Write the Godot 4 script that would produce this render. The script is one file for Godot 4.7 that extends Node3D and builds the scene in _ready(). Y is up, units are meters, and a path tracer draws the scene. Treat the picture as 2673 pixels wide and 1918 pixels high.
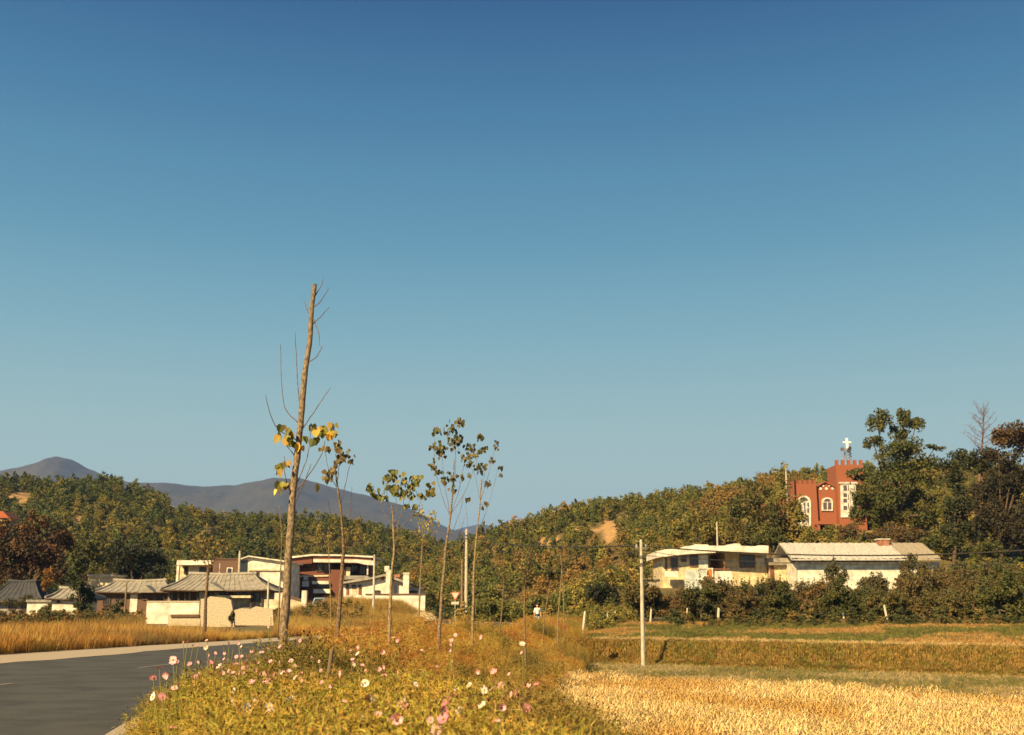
extends Node3D
# A country road in October: cosmos on the verge, ripe rice below, a village and hills behind.
# World: x to the side, y up, -z ahead ("d" is the distance ahead); road level y = 0, units metres.

const EYE := 1.3
const FOCAL := 2821.0
const TILT := 0.2237           # tangent of the upward tilt of the camera
var names := {}
var tex := {}
var rg := RandomNumberGenerator.new()

# ------------------------------------------------------------------ mesh collector
class MB:
	var v := PackedVector3Array()
	var n := PackedVector3Array()
	var c := PackedColorArray()
	var col := Color.WHITE
	func tri(a: Vector3, b: Vector3, e: Vector3) -> void:
		var m := (e - a).cross(b - a).normalized()
		v.append(a); v.append(b); v.append(e)
		n.append(m); n.append(m); n.append(m)
		c.append(col); c.append(col); c.append(col)
	func tri_out(a: Vector3, b: Vector3, e: Vector3, out: Vector3) -> void:
		if (e - a).cross(b - a).dot(out) < 0.0: tri(a, e, b)
		else: tri(a, b, e)
	func quad(a: Vector3, b: Vector3, e: Vector3, f: Vector3) -> void:
		tri(a, b, e); tri(a, e, f)
	func quad_out(a: Vector3, b: Vector3, e: Vector3, f: Vector3, out: Vector3) -> void:
		tri_out(a, b, e, out); tri_out(a, e, f, out)
	func smooth_tri(a: Vector3, b: Vector3, e: Vector3, na: Vector3, nb: Vector3, ne: Vector3) -> void:
		if (e - a).cross(b - a).dot(na + nb + ne) < 0.0:
			v.append(a); v.append(e); v.append(b); n.append(na); n.append(ne); n.append(nb)
		else:
			v.append(a); v.append(b); v.append(e); n.append(na); n.append(nb); n.append(ne)
		c.append(col); c.append(col); c.append(col)
	func box(lo: Vector3, hi: Vector3) -> void:
		var p := func(i: int) -> Vector3: return Vector3(hi.x if i & 1 else lo.x, hi.y if i & 2 else lo.y, hi.z if i & 4 else lo.z)
		for f in [[0, 1, 3, 2, Vector3(0, 0, -1)], [4, 5, 7, 6, Vector3(0, 0, 1)], [0, 2, 6, 4, Vector3(-1, 0, 0)], [1, 3, 7, 5, Vector3(1, 0, 0)], [0, 1, 5, 4, Vector3(0, -1, 0)], [2, 3, 7, 6, Vector3(0, 1, 0)]]:
			quad_out(p.call(f[0]), p.call(f[1]), p.call(f[2]), p.call(f[3]), f[4])
	# a solid whose front outline (x, y) runs from z0 back to z1
	func slab(pts: PackedVector2Array, z0: float, z1: float) -> void:
		var idx := Geometry2D.triangulate_polygon(pts)
		for i in range(0, idx.size(), 3):
			for s in [[z0, Vector3(0, 0, 1 if z0 > z1 else -1)], [z1, Vector3(0, 0, -1 if z0 > z1 else 1)]]:
				var z: float = s[0]
				tri_out(Vector3(pts[idx[i]].x, pts[idx[i]].y, z), Vector3(pts[idx[i + 1]].x, pts[idx[i + 1]].y, z), Vector3(pts[idx[i + 2]].x, pts[idx[i + 2]].y, z), s[1])
		var sgn := -1.0 if Geometry2D.is_polygon_clockwise(pts) else 1.0
		for i in pts.size():
			var a := pts[i]
			var b := pts[(i + 1) % pts.size()]
			var o := Vector3(b.y - a.y, a.x - b.x, 0) * sgn
			quad_out(Vector3(a.x, a.y, z0), Vector3(b.x, b.y, z0), Vector3(b.x, b.y, z1), Vector3(a.x, a.y, z1), o)
	func tube(pts: PackedVector3Array, r: PackedFloat32Array, sides := 7) -> void:
		var rings := []
		for i in pts.size():
			var t := (pts[mini(i + 1, pts.size() - 1)] - pts[maxi(i - 1, 0)]).normalized()
			var u := t.cross(Vector3(0.31, 0.1, 0.95)).normalized()
			var w := t.cross(u)
			var ring := []
			for k in sides:
				var a := TAU * k / sides
				ring.append(u * cos(a) + w * sin(a))
			rings.append(ring)
		for i in pts.size() - 1:
			for k in sides:
				var k2 := (k + 1) % sides
				var n0: Vector3 = rings[i][k]
				var n1: Vector3 = rings[i][k2]
				var n2: Vector3 = rings[i + 1][k2]
				var n3: Vector3 = rings[i + 1][k]
				smooth_tri(pts[i] + n0 * r[i], pts[i] + n1 * r[i], pts[i + 1] + n2 * r[i + 1], n0, n1, n2)
				smooth_tri(pts[i] + n0 * r[i], pts[i + 1] + n2 * r[i + 1], pts[i + 1] + n3 * r[i + 1], n0, n2, n3)
		for e in [0, pts.size() - 1]:
			var o := (pts[e] - pts[1 if e == 0 else e - 1]).normalized()
			for k in sides:
				tri_out(pts[e], pts[e] + rings[e][k] * r[e], pts[e] + rings[e][(k + 1) % sides] * r[e], o)
	func leaf(p: Vector3, along: Vector3, across: Vector3) -> void:
		var side := along.cross(across) * 0.35
		tri(p, p + along * 0.45 + across * 0.5 + side, p + along)
		tri(p, p + along, p + along * 0.45 - across * 0.5 + side)
	func done(m: Material) -> ArrayMesh:
		var a := []
		a.resize(Mesh.ARRAY_MAX)
		a[Mesh.ARRAY_VERTEX] = v; a[Mesh.ARRAY_NORMAL] = n; a[Mesh.ARRAY_COLOR] = c
		var me := ArrayMesh.new()
		me.add_surface_from_arrays(Mesh.PRIMITIVE_TRIANGLES, a)
		me.surface_set_material(0, m)
		return me

# ------------------------------------------------------------------ scene helpers
func numbered(called: String) -> String:
	var k: int = names.get(called, 0)
	names[called] = k + 1
	return called if k == 0 else "%s_%03d" % [called, k]

func tag(o: Node, label: String, category: String, group := "", kind := "") -> Node:
	o.set_meta("label", label); o.set_meta("category", category)
	if group: o.set_meta("group", group)
	if kind: o.set_meta("kind", kind)
	return o

func thing(called: String, at_: Vector3, label: String, category: String, group := "") -> Node3D:
	var o := Node3D.new()
	o.name = numbered(called)
	add_child(o)
	o.position = at_
	tag(o, label, category, group)
	return o

func obj(called: String, mesh: Mesh, parent: Node = null) -> MeshInstance3D:
	var o := MeshInstance3D.new()
	o.mesh = mesh
	if parent == null:
		o.name = numbered(called)
		add_child(o)
	else:
		o.name = called
		parent.add_child(o, true)
	return o

func structure(called: String, mesh: Mesh, label: String) -> MeshInstance3D:
	var o := obj(called, mesh)
	tag(o, label, called.replace("_", " "), "", "structure")
	return o

func copy(o: Node3D, label := "", group := "") -> Node3D:
	var c := o.duplicate()
	c.name = numbered(String(o.name).rstrip("0123456789").trim_suffix("_"))
	add_child(c)
	if label: c.set_meta("label", label)
	if group: c.set_meta("group", group)
	return c

func scatter(called: String, meshes: Array, xf: Array, cols: Array, label: String, category: String, part := "growth") -> void:
	var holder: Node3D = null
	if meshes.size() > 1:
		holder = Node3D.new()
		holder.name = numbered(called)
		add_child(holder)
		tag(holder, label, category, "", "stuff")
	for v in meshes.size():
		var mm := MultiMesh.new()
		mm.transform_format = MultiMesh.TRANSFORM_3D
		mm.use_colors = true
		mm.mesh = meshes[v]
		mm.instance_count = xf[v].size()
		for i in xf[v].size():
			mm.set_instance_transform(i, xf[v][i])
			mm.set_instance_color(i, cols[v][i])
		var o := MultiMeshInstance3D.new()
		o.multimesh = mm
		if holder:
			o.name = part
			o.set_meta("kind", "stuff")
			holder.add_child(o, true)
		else:
			o.name = numbered(called)
			add_child(o)
			tag(o, label, category, "", "stuff")

# the point at distance d ahead that lies on the line of sight measured in the photograph
func at(px: float, py: float, d: float) -> Vector3:
	var t := atan(TILT)
	var u := (px - 1336.5) / FOCAL
	var w := (959.0 - py) / FOCAL
	var k := d / (cos(t) - w * sin(t))
	return Vector3(u * k, EYE + (w * cos(t) + sin(t)) * k, -d)

func project(p: Vector3) -> Vector2:
	var t := atan(TILT)
	var q := p - Vector3(0, EYE, 0)
	var depth := -q.z * cos(t) + q.y * sin(t)
	var up := q.y * cos(t) + q.z * sin(t)
	return Vector2(1336.5 + q.x / depth * FOCAL, 959.0 - up / depth * FOCAL)

# ------------------------------------------------------------------ materials
func noise_texture(key: String, freq: float, lo: float, hi: float, octaves := 4, size := 256) -> ImageTexture:
	if tex.has(key): return tex[key]
	var fn := FastNoiseLite.new()
	fn.seed = key.hash() % 1000
	fn.frequency = freq
	fn.fractal_octaves = octaves
	var im := fn.get_seamless_image(size, size)
	im.convert(Image.FORMAT_L8)
	var data := im.get_data()
	for i in data.size():
		data[i] = int(clampf(lerpf(lo, hi, data[i] / 255.0), 0.0, 1.0) * 255.0)
	tex[key] = ImageTexture.create_from_image(Image.create_from_data(size, size, false, Image.FORMAT_L8, data))
	return tex[key]

func mat(c: Color, rough := 0.9, grain := "fine", scale := 0.6) -> StandardMaterial3D:
	var m := StandardMaterial3D.new()
	m.albedo_color = c.linear_to_srgb()
	m.roughness = rough
	m.vertex_color_use_as_albedo = true
	if grain:
		m.albedo_texture = noise_texture(grain, {"fine": 0.05, "streak": 0.02, "blotch": 0.012, "tar": 0.07, "bark": 0.035}[grain], {"fine": 0.68, "streak": 0.68, "blotch": 0.76, "tar": 0.84, "bark": 0.35}[grain], 1.06 if grain != "bark" else 1.25, 6 if grain == "tar" else 4, 512 if grain == "tar" else 256)
		m.uv1_triplanar = true
		m.uv1_scale = Vector3(scale, scale * (0.25 if grain == "streak" else 1.0), scale)
	return m

func leafmat(back := 0.35) -> StandardMaterial3D:
	var m := StandardMaterial3D.new()
	m.roughness = 0.75
	m.vertex_color_use_as_albedo = true
	m.backlight_enabled = back > 0.0
	m.backlight = Color(back, back, back * 0.6)
	return m

func pick(a: Array, jitter := 0.18) -> Color:
	var c: Color = a[rg.randi() % a.size()]
	var k := 1.0 + rg.randf_range(-jitter, jitter)
	return Color(c.r * k * rg.randf_range(0.94, 1.06), c.g * k, c.b * k * rg.randf_range(0.85, 1.15))

func rdir() -> Vector3:
	var z := rg.randf_range(-1, 1)
	var a := rg.randf() * TAU
	var r := sqrt(1 - z * z)
	return Vector3(r * cos(a), z, r * sin(a))

# ------------------------------------------------------------------ the lie of the land
func table(t: Array, x: float) -> float:
	if x <= t[0][0]: return t[0][1]
	for i in t.size() - 1:
		if x <= t[i + 1][0]:
			var k: float = (x - t[i][0]) / (t[i + 1][0] - t[i][0])
			return lerpf(t[i][1], t[i + 1][1], k)
	return t[-1][1]

const NEAR_EDGE := [[-30, 2.0], [0, -0.4], [4, -1.75], [6, -2.5], [9, -3.5], [11, -4.0], [15, -4.7], [24, -4.9], [32, -4.3], [38, -3.4], [50, -1.7], [62, -0.3], [75, 0.5], [90, 0.5], [104, 0.2], [112, -1.0], [118, -3.2], [126, -7.5], [132, -12]]
const FAR_EDGE := [[-30, -20], [0, -18.4], [11, -16.2], [24, -13.1], [28, -12.2], [48, -8.0], [62, -6.9], [75, -6.5], [90, -6.7], [104, -7.0], [112, -7.7], [118, -9.2], [126, -13], [132, -17.5]]
const SHOULDER := [[-30, 2.6], [12, 2.4], [24, 2.0], [34, 1.3], [46, 0.8], [60, 0.6], [300, 0.6]]
const FOOT := [[-30, 2.2], [5, 1.5], [16, 0.6], [28, 0.8], [37, 1.9], [55, 3.6], [70, 4.2], [120, 5], [200, 6]]
func near_edge(d: float) -> float: return table(NEAR_EDGE, d)
func far_edge(d: float) -> float: return table(FAR_EDGE, d)
func foot(d: float) -> float: return maxf(table(FOOT, d), near_edge(d) + 2.2)
func bank_line(x: float) -> float: return (54.0 - (x - 6.0) * 0.72) if x > 6.0 else 54.0 + (6.0 - x) * 0.4
func road_y(x: float, d: float) -> float:
	var k := clampf((near_edge(d) - x) / (near_edge(d) - far_edge(d)), 0, 1)
	return 0.2 * k * (1.0 - smoothstep(45.0, 70.0, d))

func ground_y(x: float, d: float) -> float:
	var ne := near_edge(d)
	var fe := far_edge(d)
	if x <= ne + 0.3 and x >= fe - 0.3: return road_y(x, d) - 0.05
	var y := 0.0
	if x < fe:
		y = lerpf(road_y(fe, d) - 0.05, -0.12, smoothstep(0.3, 2.2, fe - x))
		y += smoothstep(55.0, 75.0, d) * 0.4 * smoothstep(4.0, 10.0, fe - x) + smoothstep(80.0, 130.0, d) * 0.5
		y += smoothstep(140.0, 200.0, d) * 1.5
		y += 1.35 * smoothstep(74.0, 96.0, d) * (1.0 - smoothstep(113.0, 119.0, d)) * smoothstep(-20.0, -15.0, x) * smoothstep(0.6, 4.0, fe - x)
	else:
		var low := -1.3 + 1.1 * smoothstep(0.0, 1.4, d - bank_line(x)) if x > 1.0 or d > 40.0 else -1.3
		y = lerpf(-0.03, low, smoothstep(maxf(ne + 0.8, lerpf(0.1, -9.0, smoothstep(8.0, 16.0, d))), foot(d) + 0.8 * (1.0 - smoothstep(8.0, 14.0, d)), x))
		var fx := smoothstep(2.0, 12.0, x)
		y += smoothstep(2.0, 8.0, x) * (clampf(d - bank_line(x) - 3.0, 0, 16) * 0.036 + clampf(d - bank_line(x) - 19.0, 0, 20) * 0.008)
		y += fx * clampf(d - 98.0, 0, 13) * 0.22
		y += smoothstep(14.0, 30.0, x) * clampf(d - 115.0, 0, 31) * 0.235 + fx * clampf(d - 115.0, 0, 120) * 0.03
	return y

func on_ground(x: float, d: float) -> Vector3: return Vector3(x, ground_y(x, d), -d)

# ------------------------------------------------------------------ start
func _ready() -> void:
	rg.seed = 8710
	# camera
	var cam := Camera3D.new()
	cam.name = "camera"
	cam.fov = rad_to_deg(2.0 * atan(959.0 / FOCAL))
	cam.near = 0.1
	cam.far = 12000.0
	cam.position = Vector3(0, EYE, 0)
	cam.rotation.x = atan(TILT)
	var lens := CameraAttributesPhysical.new()      # a compact camera's lens, wide open, focused on the lopped tree
	lens.frustum_focal_length = 12.0 * FOCAL / 959.0
	lens.frustum_near = 0.1
	lens.frustum_far = 12000.0
	lens.frustum_focus_distance = 15.0
	lens.exposure_aperture = 2.8
	cam.attributes = lens
	add_child(cam)
	cam.current = true
	# sky: a clear autumn gradient, the same all round
	var env := Environment.new()
	var im := Image.create(64, 512, false, Image.FORMAT_RGBF)
	var grad := [[0.0, Color(0.42, 0.48, 0.4)], [2.5, Color(0.33, 0.4, 0.35)], [6.0, Color(0.25, 0.325, 0.3)], [9.3, Color(0.198, 0.288, 0.282)], [14.2, Color(0.118, 0.224, 0.262)], [19.0, Color(0.066, 0.165, 0.23)], [25.4, Color(0.034, 0.105, 0.184)], [31.5, Color(0.015, 0.056, 0.13)], [45.0, Color(0.01, 0.04, 0.1)], [90.0, Color(0.007, 0.03, 0.085)]]
	for y in 512:
		var el := 90.0 - (y + 0.5) / 512.0 * 180.0
		var c: Color = grad[0][1] if el >= 0.0 else Color(0.12, 0.1, 0.06)
		for i in grad.size() - 1:
			if el >= grad[i][0]:
				var k: float = clampf((el - grad[i][0]) / (grad[i + 1][0] - grad[i][0]), 0, 1)
				var a: Color = grad[i][1]
				c = a.lerp(grad[i + 1][1], k)
		for x in 64: im.set_pixel(x, y, c)
	var pano := PanoramaSkyMaterial.new()
	pano.panorama = ImageTexture.create_from_image(im)
	var sky := Sky.new()
	sky.sky_material = pano
	env.background_mode = Environment.BG_SKY
	env.sky = sky
	env.tonemap_mode = Environment.TONE_MAPPER_LINEAR
	env.tonemap_exposure = 2.1
	env.fog_enabled = true
	env.fog_density = 0.00013
	env.fog_light_color = Color(0.46, 0.64, 0.95)
	env.sdfgi_enabled = true
	env.ssao_enabled = true
	env.ssil_enabled = true
	var we := WorldEnvironment.new()
	we.environment = env
	add_child(we)
	# sun: behind the camera, to its left, mid-afternoon
	var sun := DirectionalLight3D.new()
	sun.light_energy = 1.6
	sun.light_color = Color(1.0, 0.86, 0.62)
	sun.light_angular_distance = 0.5
	sun.shadow_enabled = true
	add_child(sun)
	sun.look_at_from_position(Vector3.ZERO, Vector3(0.5, -0.58, -0.72))

	build_ground()
	build_road()
	build_hills()
	print("land ", Time.get_ticks_msec())
	build_village()
	build_farm()
	build_church()
	print("houses ", Time.get_ticks_msec())
	build_trees()
	build_saplings()
	print("trees ", Time.get_ticks_msec())
	build_street_things()
	build_person()
	build_fields()
	build_verge()
	print("done ", Time.get_ticks_msec())

# ------------------------------------------------------------------ ground, road, hills
func grid(w: int, h: int, p: PackedVector3Array, c: PackedColorArray, m: Material) -> ArrayMesh:
	var idx := PackedInt32Array()
	var nn := PackedVector3Array()
	nn.resize(p.size())
	for j in h - 1:
		for i in w - 1:
			var a := j * w + i
			for t in [[a, a + 1, a + w + 1], [a, a + w + 1, a + w]]:
				var fn := (p[t[2]] - p[t[0]]).cross(p[t[1]] - p[t[0]])
				var o := [t[0], t[1], t[2]]
				if fn.y < 0.0:
					fn = -fn
					o = [t[0], t[2], t[1]]
				idx.append(o[0]); idx.append(o[1]); idx.append(o[2])
				for k in 3: nn[t[k]] += fn
	for i in nn.size(): nn[i] = nn[i].normalized()
	var a := []
	a.resize(Mesh.ARRAY_MAX)
	a[Mesh.ARRAY_VERTEX] = p; a[Mesh.ARRAY_NORMAL] = nn; a[Mesh.ARRAY_COLOR] = c; a[Mesh.ARRAY_INDEX] = idx
	var me := ArrayMesh.new()
	me.add_surface_from_arrays(Mesh.PRIMITIVE_TRIANGLES, a)
	me.surface_set_material(0, m)
	return me

var patchy := FastNoiseLite.new()
func ground_color(x: float, d: float) -> Color:
	var p := patchy.get_noise_2d(x, d)
	if x < near_edge(d) + 0.75 and x > far_edge(d) - 1.0: return Color(0.42, 0.34, 0.22)
	if x < far_edge(d): return Color(0.27, 0.17, 0.06).lerp(Color(0.16, 0.14, 0.04), clampf(0.5 + p * 1.5, 0, 1))
	var e := d - bank_line(x)
	if x < foot(d) and e < 0.0: return Color(0.2, 0.14, 0.04).lerp(Color(0.14, 0.12, 0.03), clampf(0.5 + p, 0, 1))
	if e < -9.0: return Color(0.3, 0.2, 0.08)
	if e < 0.0: return Color(0.2, 0.16, 0.06).lerp(Color(0.13, 0.14, 0.04), clampf(0.5 + p * 1.6, 0, 1))
	if e < 1.5: return Color(0.24, 0.14, 0.05)
	if e < 22.0: return Color(0.1, 0.12, 0.025).lerp(Color(0.36, 0.21, 0.08), smoothstep(0.02, 0.3, p + 0.1 * sin(e * 0.6)))
	if d < 110.0: return Color(0.12, 0.1, 0.03)
	return Color(0.17, 0.13, 0.04).lerp(Color(0.4, 0.24, 0.1), smoothstep(0.1, 0.3, p))

func build_ground() -> void:
	patchy.seed = 5
	patchy.frequency = 0.09
	patchy.fractal_octaves = 3
	var xs := []
	var x := -60.0
	while x <= 80.0:
		xs.append(x)
		x += 0.5 if x > -22.0 and x < 26.0 else 1.5
	for e in [120, 200, 400, 900, 2000, 6000]:
		xs.append(float(e)); xs.push_front(-float(e))
	var ds := []
	var d := -40.0
	while d <= 175.0:
		ds.append(d)
		d += 0.5 if d > 2.0 and d < 62.0 else 1.5
	for e in [200, 260, 400, 800, 1600, 3500, 8000]: ds.append(float(e))
	ds.push_front(-400.0)
	var p := PackedVector3Array()
	var c := PackedColorArray()
	for dd in ds:
		for xx in xs:
			var y := ground_y(xx, minf(dd, 200.0))
			p.append(Vector3(xx, y + patchy.get_noise_2d(xx * 6.0, dd * 6.0) * 0.06 * float(xx < far_edge(dd) - 1.0 or xx > near_edge(dd) + 1.0), -dd))
			c.append(ground_color(xx, dd))
	var m := mat(Color.WHITE, 0.95, "fine", 0.45)
	structure("ground", grid(xs.size(), ds.size(), p, c, m), "earth and dry grass ground of the fields and verges")

func ribbon(edge_a: Callable, edge_b: Callable, lift: float, d0: float, d1: float, m: Material, across := 6) -> ArrayMesh:
	var p := PackedVector3Array()
	var c := PackedColorArray()
	var n := int((d1 - d0) / 1.0) + 1
	for j in n:
		var d := lerpf(d0, d1, float(j) / (n - 1))
		for i in across:
			var x := lerpf(edge_a.call(d), edge_b.call(d), float(i) / (across - 1))
			p.append(Vector3(x, road_y(x, d) + lift, -d))
			c.append(Color.WHITE)
	return grid(across, n, p, c, m)

func wob(d: float, k: float) -> float: return patchy.get_noise_2d(d * 5.0, k * 40.0) * 0.22

func build_road() -> void:
	var asphalt := mat(Color(0.07, 0.072, 0.063), 0.85, "tar", 0.37)
	asphalt.detail_enabled = true
	asphalt.detail_blend_mode = BaseMaterial3D.BLEND_MODE_MUL
	asphalt.detail_albedo = noise_texture("stain", 0.01, 0.8, 1.1, 5)
	var gravel := mat(Color(0.52, 0.44, 0.32), 0.95, "fine", 1.6)
	structure("road", ribbon(func(d): return far_edge(d), func(d): return near_edge(d), 0.0, -30, 131, asphalt, 10), "grey asphalt country road bending past the cosmos verge")
	var sh := structure("road_shoulder", ribbon(func(d): return far_edge(d) - 0.5 + wob(d, 3), func(d): return far_edge(d) + table(SHOULDER, d) + wob(d, 1), 0.006, -30, 131, gravel, 4), "pale gravel shoulder along the golden grass")
	sh.name = "gravel_shoulder"
	var sh2 := structure("road_shoulder", ribbon(func(d): return near_edge(d) - 0.12 + wob(d, 2) * 0.5, func(d): return near_edge(d) + 0.8, 0.008, -30, 131, gravel, 4), "pale dusty shoulder at the foot of the cosmos")
	sh2.name = "dusty_shoulder"
	# worn centre dashes
	var paint := mat(Color(0.22, 0.21, 0.18), 0.8, "blotch", 3.0)
	var rd := get_node("road")
	var d := -4.0
	while d < 120.0:
		var mid := func(q: float) -> float: return lerpf(near_edge(q), far_edge(q) + table(SHOULDER, q), 0.5)
		var o := obj("centre_dash", ribbon(func(q): return mid.call(q) - 0.06, func(q): return mid.call(q) + 0.06, 0.005, d, d + 2.0, paint, 2), rd)
		o.name = "centre_dash"
		d += 7.0
	# trodden path along the top of the bank
	var pp := PackedVector3Array()
	var pc := PackedColorArray()
	for i in 90:
		var x := 3.0 + i * 0.5
		for k in 3:
			var e := 1.75 + k * 0.42 + wob(x, 7)
			var dd := bank_line(x) + e
			pp.append(Vector3(x, ground_y(x, dd) + 0.05, -dd))
			pc.append(Color.WHITE)
	structure("path", grid(3, 90, pp, pc, mat(Color(0.5, 0.37, 0.19), 0.95, "fine", 0.9)), "pale trodden path along the top of the bank")

var hill_points := {}
# a hill whose skyline runs through the points (px, py) at the distance ridge_d, rising from foot_d
func hill(key: String, line: Array, ridge_d: float, foot_d: float, foot_y: float, cells: Vector2i, rough: float, m: Material, label: String, called := "hill", tan_spots := [], base := Color(0.12, 0.1, 0.03), tan_ := Color(0.5, 0.31, 0.13)) -> void:
	var fn := FastNoiseLite.new()
	fn.seed = key.hash() % 997
	fn.frequency = 0.9 / rough / 14.0 if rough < 30.0 else 0.0016
	fn.fractal_octaves = 5
	var p := PackedVector3Array()
	var c := PackedColorArray()
	var front := int(cells.y * 0.75)
	for j in cells.y:
		for i in cells.x:
			var px := lerpf(line[0][0], line[-1][0], float(i) / (cells.x - 1))
			var top := at(px, table(line, px), ridge_d)
			var t := float(j) / front
			var q := Vector3()
			if t <= 1.0:
				var prof := smoothstep(0.0, 1.0, t) * 0.55 + t * 0.45
				q = Vector3(lerpf(top.x * 0.75, top.x, t), lerpf(foot_y, top.y, prof), -lerpf(foot_d, ridge_d, t))
				q.y += fn.get_noise_2d(q.x, q.z) * rough * (0.05 + sin(minf(t * 1.15, 1.0) * PI * 0.86))
			else:
				var b := float(j - front) / (cells.y - 1 - front)
				q = Vector3(top.x, lerpf(top.y, foot_y - 2.0, b * b), -lerpf(ridge_d, ridge_d * 1.5, b))
			p.append(q)
			var col := base.lerp(Color(base.r * 1.5, base.g * 1.25, base.b), clampf(0.5 + fn.get_noise_2d(q.x * 3.0, q.z * 3.0), 0, 1))
			if is_tan(q, tan_spots): col = tan_
			c.append(col)
	hill_points[key] = [p, cells, front, tan_spots]
	structure(called, grid(cells.x, cells.y, p, c, m), label)

func is_tan(q: Vector3, spots: Array) -> bool:
	if spots.is_empty(): return false
	var s := project(q)
	for t in spots:
		var w := Vector2((s.x - t[0]) / t[2], (s.y - t[1]) / t[3])
		if w.length() < 1.0 + patchy.get_noise_2d(q.x * 2.0, q.z * 2.0) * 0.7: return true
	return false

func hill_at(key: String, s: float, t: float) -> Vector3:
	var h: Array = hill_points[key]
	var p: PackedVector3Array = h[0]
	var w: int = h[1].x
	var fi: float = s * (w - 1.001)
	var fj: float = t * (h[2] - 0.001)
	var i := int(fi)
	var j := int(fj)
	var a := p[j * w + i].lerp(p[j * w + i + 1], fi - i)
	return a.lerp(p[(j + 1) * w + i].lerp(p[(j + 1) * w + i + 1], fi - i), fj - j)

func build_hills() -> void:
	var dirt := mat(Color.WHITE, 0.95, "fine", 0.08)
	var far := mat(Color.WHITE, 0.95, "fine", 0.004)
	hill("range_b", [[900, 1440], [1100, 1400], [1200, 1380], [1260, 1370], [1330, 1380], [1390, 1364], [1440, 1370], [1600, 1400], [2000, 1440]], 6500, 5000, 0, Vector2i(90, 20), 60, far, "far pale blue ridge seen in the gap between the hills", "mountain", [], Color(0.07, 0.07, 0.05))
	hill("range_a", [[-700, 1290], [-350, 1262], [-120, 1250], [0, 1240], [60, 1229], [110, 1212], [155, 1197], [192, 1209], [232, 1232], [290, 1247], [350, 1258], [420, 1267], [540, 1272], [620, 1267], [665, 1251], [720, 1241], [780, 1241], [830, 1262], [870, 1279], [950, 1299], [1050, 1325], [1120, 1352], [1180, 1378], [1250, 1402], [1350, 1436], [1500, 1480], [1700, 1530]], 3600, 2000, 0, Vector2i(320, 90), 75, far, "hazy slate blue mountain range with a peak behind the wooded hill", "mountain", [], Color(0.062, 0.066, 0.05))
	hill("left", [[-700, 1330], [-300, 1312], [0, 1300], [120, 1290], [200, 1297], [330, 1286], [420, 1312], [480, 1342], [540, 1362], [600, 1380], [700, 1390], [850, 1394], [930, 1402], [1000, 1413], [1100, 1433], [1200, 1460], [1350, 1520], [1450, 1570]], 380, 150, -3.0, Vector2i(150, 60), 9, dirt, "low wooded hill of green pines behind the village", "hill", [[455, 1338, 24, 9], [560, 1360, 34, 9], [335, 1281, 14, 7], [213, 1358, 26, 10], [40, 1297, 40, 8], [775, 1408, 22, 8], [1062, 1450, 18, 6], [370, 1296, 12, 6]])
	hill("right", [[1000, 1560], [1150, 1480], [1220, 1440], [1260, 1418], [1350, 1392], [1480, 1352], [1600, 1332], [1700, 1318], [1800, 1303], [1900, 1287], [2000, 1265], [2100, 1258], [2300, 1250], [2700, 1235], [3100, 1235]], 265, 138, -4.0, Vector2i(140, 60), 7, dirt, "low scrubby hill with bare sandy cuttings behind the farmhouse", "hill", [[1590, 1388, 34, 26], [1545, 1385, 60, 8], [1430, 1415, 40, 9], [1300, 1443, 36, 10], [1624, 1350, 22, 10]])

# ------------------------------------------------------------------ building helpers
var O := Vector3.ZERO           # base of the thing that is being built
func house(called: String, px: float, d: float, depth: float, label: String, category := "house", group := "") -> Node3D:
	var p := at(px, 1590, d)
	O = Vector3(p.x, ground_y(p.x, d + depth * 0.5), -(d + depth * 0.5))
	return thing(called, O, label, category, group)

func corner(px: float, py: float, d: float) -> Vector3:
	if is_nan(py):
		var g := at(px, 1590, d)
		return Vector3(g.x, ground_y(g.x, d) - 0.4, -d) - O
	return at(px, py, d) - O

# a block whose front face fills px1..px2, py1..py2 at distance d (py2 NAN: down to the ground)
func block(parent: Node, called: String, m: Material, px1: float, py1: float, px2: float, py2: float, d: float, depth: float) -> MeshInstance3D:
	var a := corner(px1, py1, d)
	var b := corner(px2, py2 if not is_nan(py2) else py1, d)
	var lo := minf(a.y, b.y) if not is_nan(py2) else -0.5
	var mb := MB.new()
	mb.box(Vector3(minf(a.x, b.x), lo, a.z - depth), Vector3(maxf(a.x, b.x), maxf(a.y, b.y), a.z))
	return obj(called, mb.done(m), parent)

func window_at(parent: Node, px1: float, py1: float, px2: float, py2: float, d: float, frame: Material, glass: Material, bars := 1, called := "window") -> void:
	var a := corner(px1, py2, d)
	var b := corner(px2, py1, d)
	var t := 0.09
	var mb := MB.new()
	var z0 := a.z + 0.002
	var z1 := a.z + 0.1
	mb.box(Vector3(a.x, a.y, z0), Vector3(a.x + t, b.y, z1))
	mb.box(Vector3(b.x - t, a.y, z0), Vector3(b.x, b.y, z1))
	mb.box(Vector3(a.x + t, b.y - t, z0), Vector3(b.x - t, b.y, z1 - 0.003))
	mb.box(Vector3(a.x + t, a.y, z0), Vector3(b.x - t, a.y + t, z1 + 0.04))
	for i in bars:
		var x := lerpf(a.x, b.x, float(i + 1) / (bars + 1))
		mb.box(Vector3(x - 0.03, a.y + t, z0), Vector3(x + 0.03, b.y - t, z1 - 0.02))
	var w := obj(called, mb.done(frame), parent)
	var g := MB.new()
	g.box(Vector3(a.x + t * 0.5, a.y + t * 0.5, z0 + 0.001), Vector3(b.x - t * 0.5, b.y - t * 0.5, z0 + 0.03))
	obj("pane", g.done(glass), w)

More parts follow.
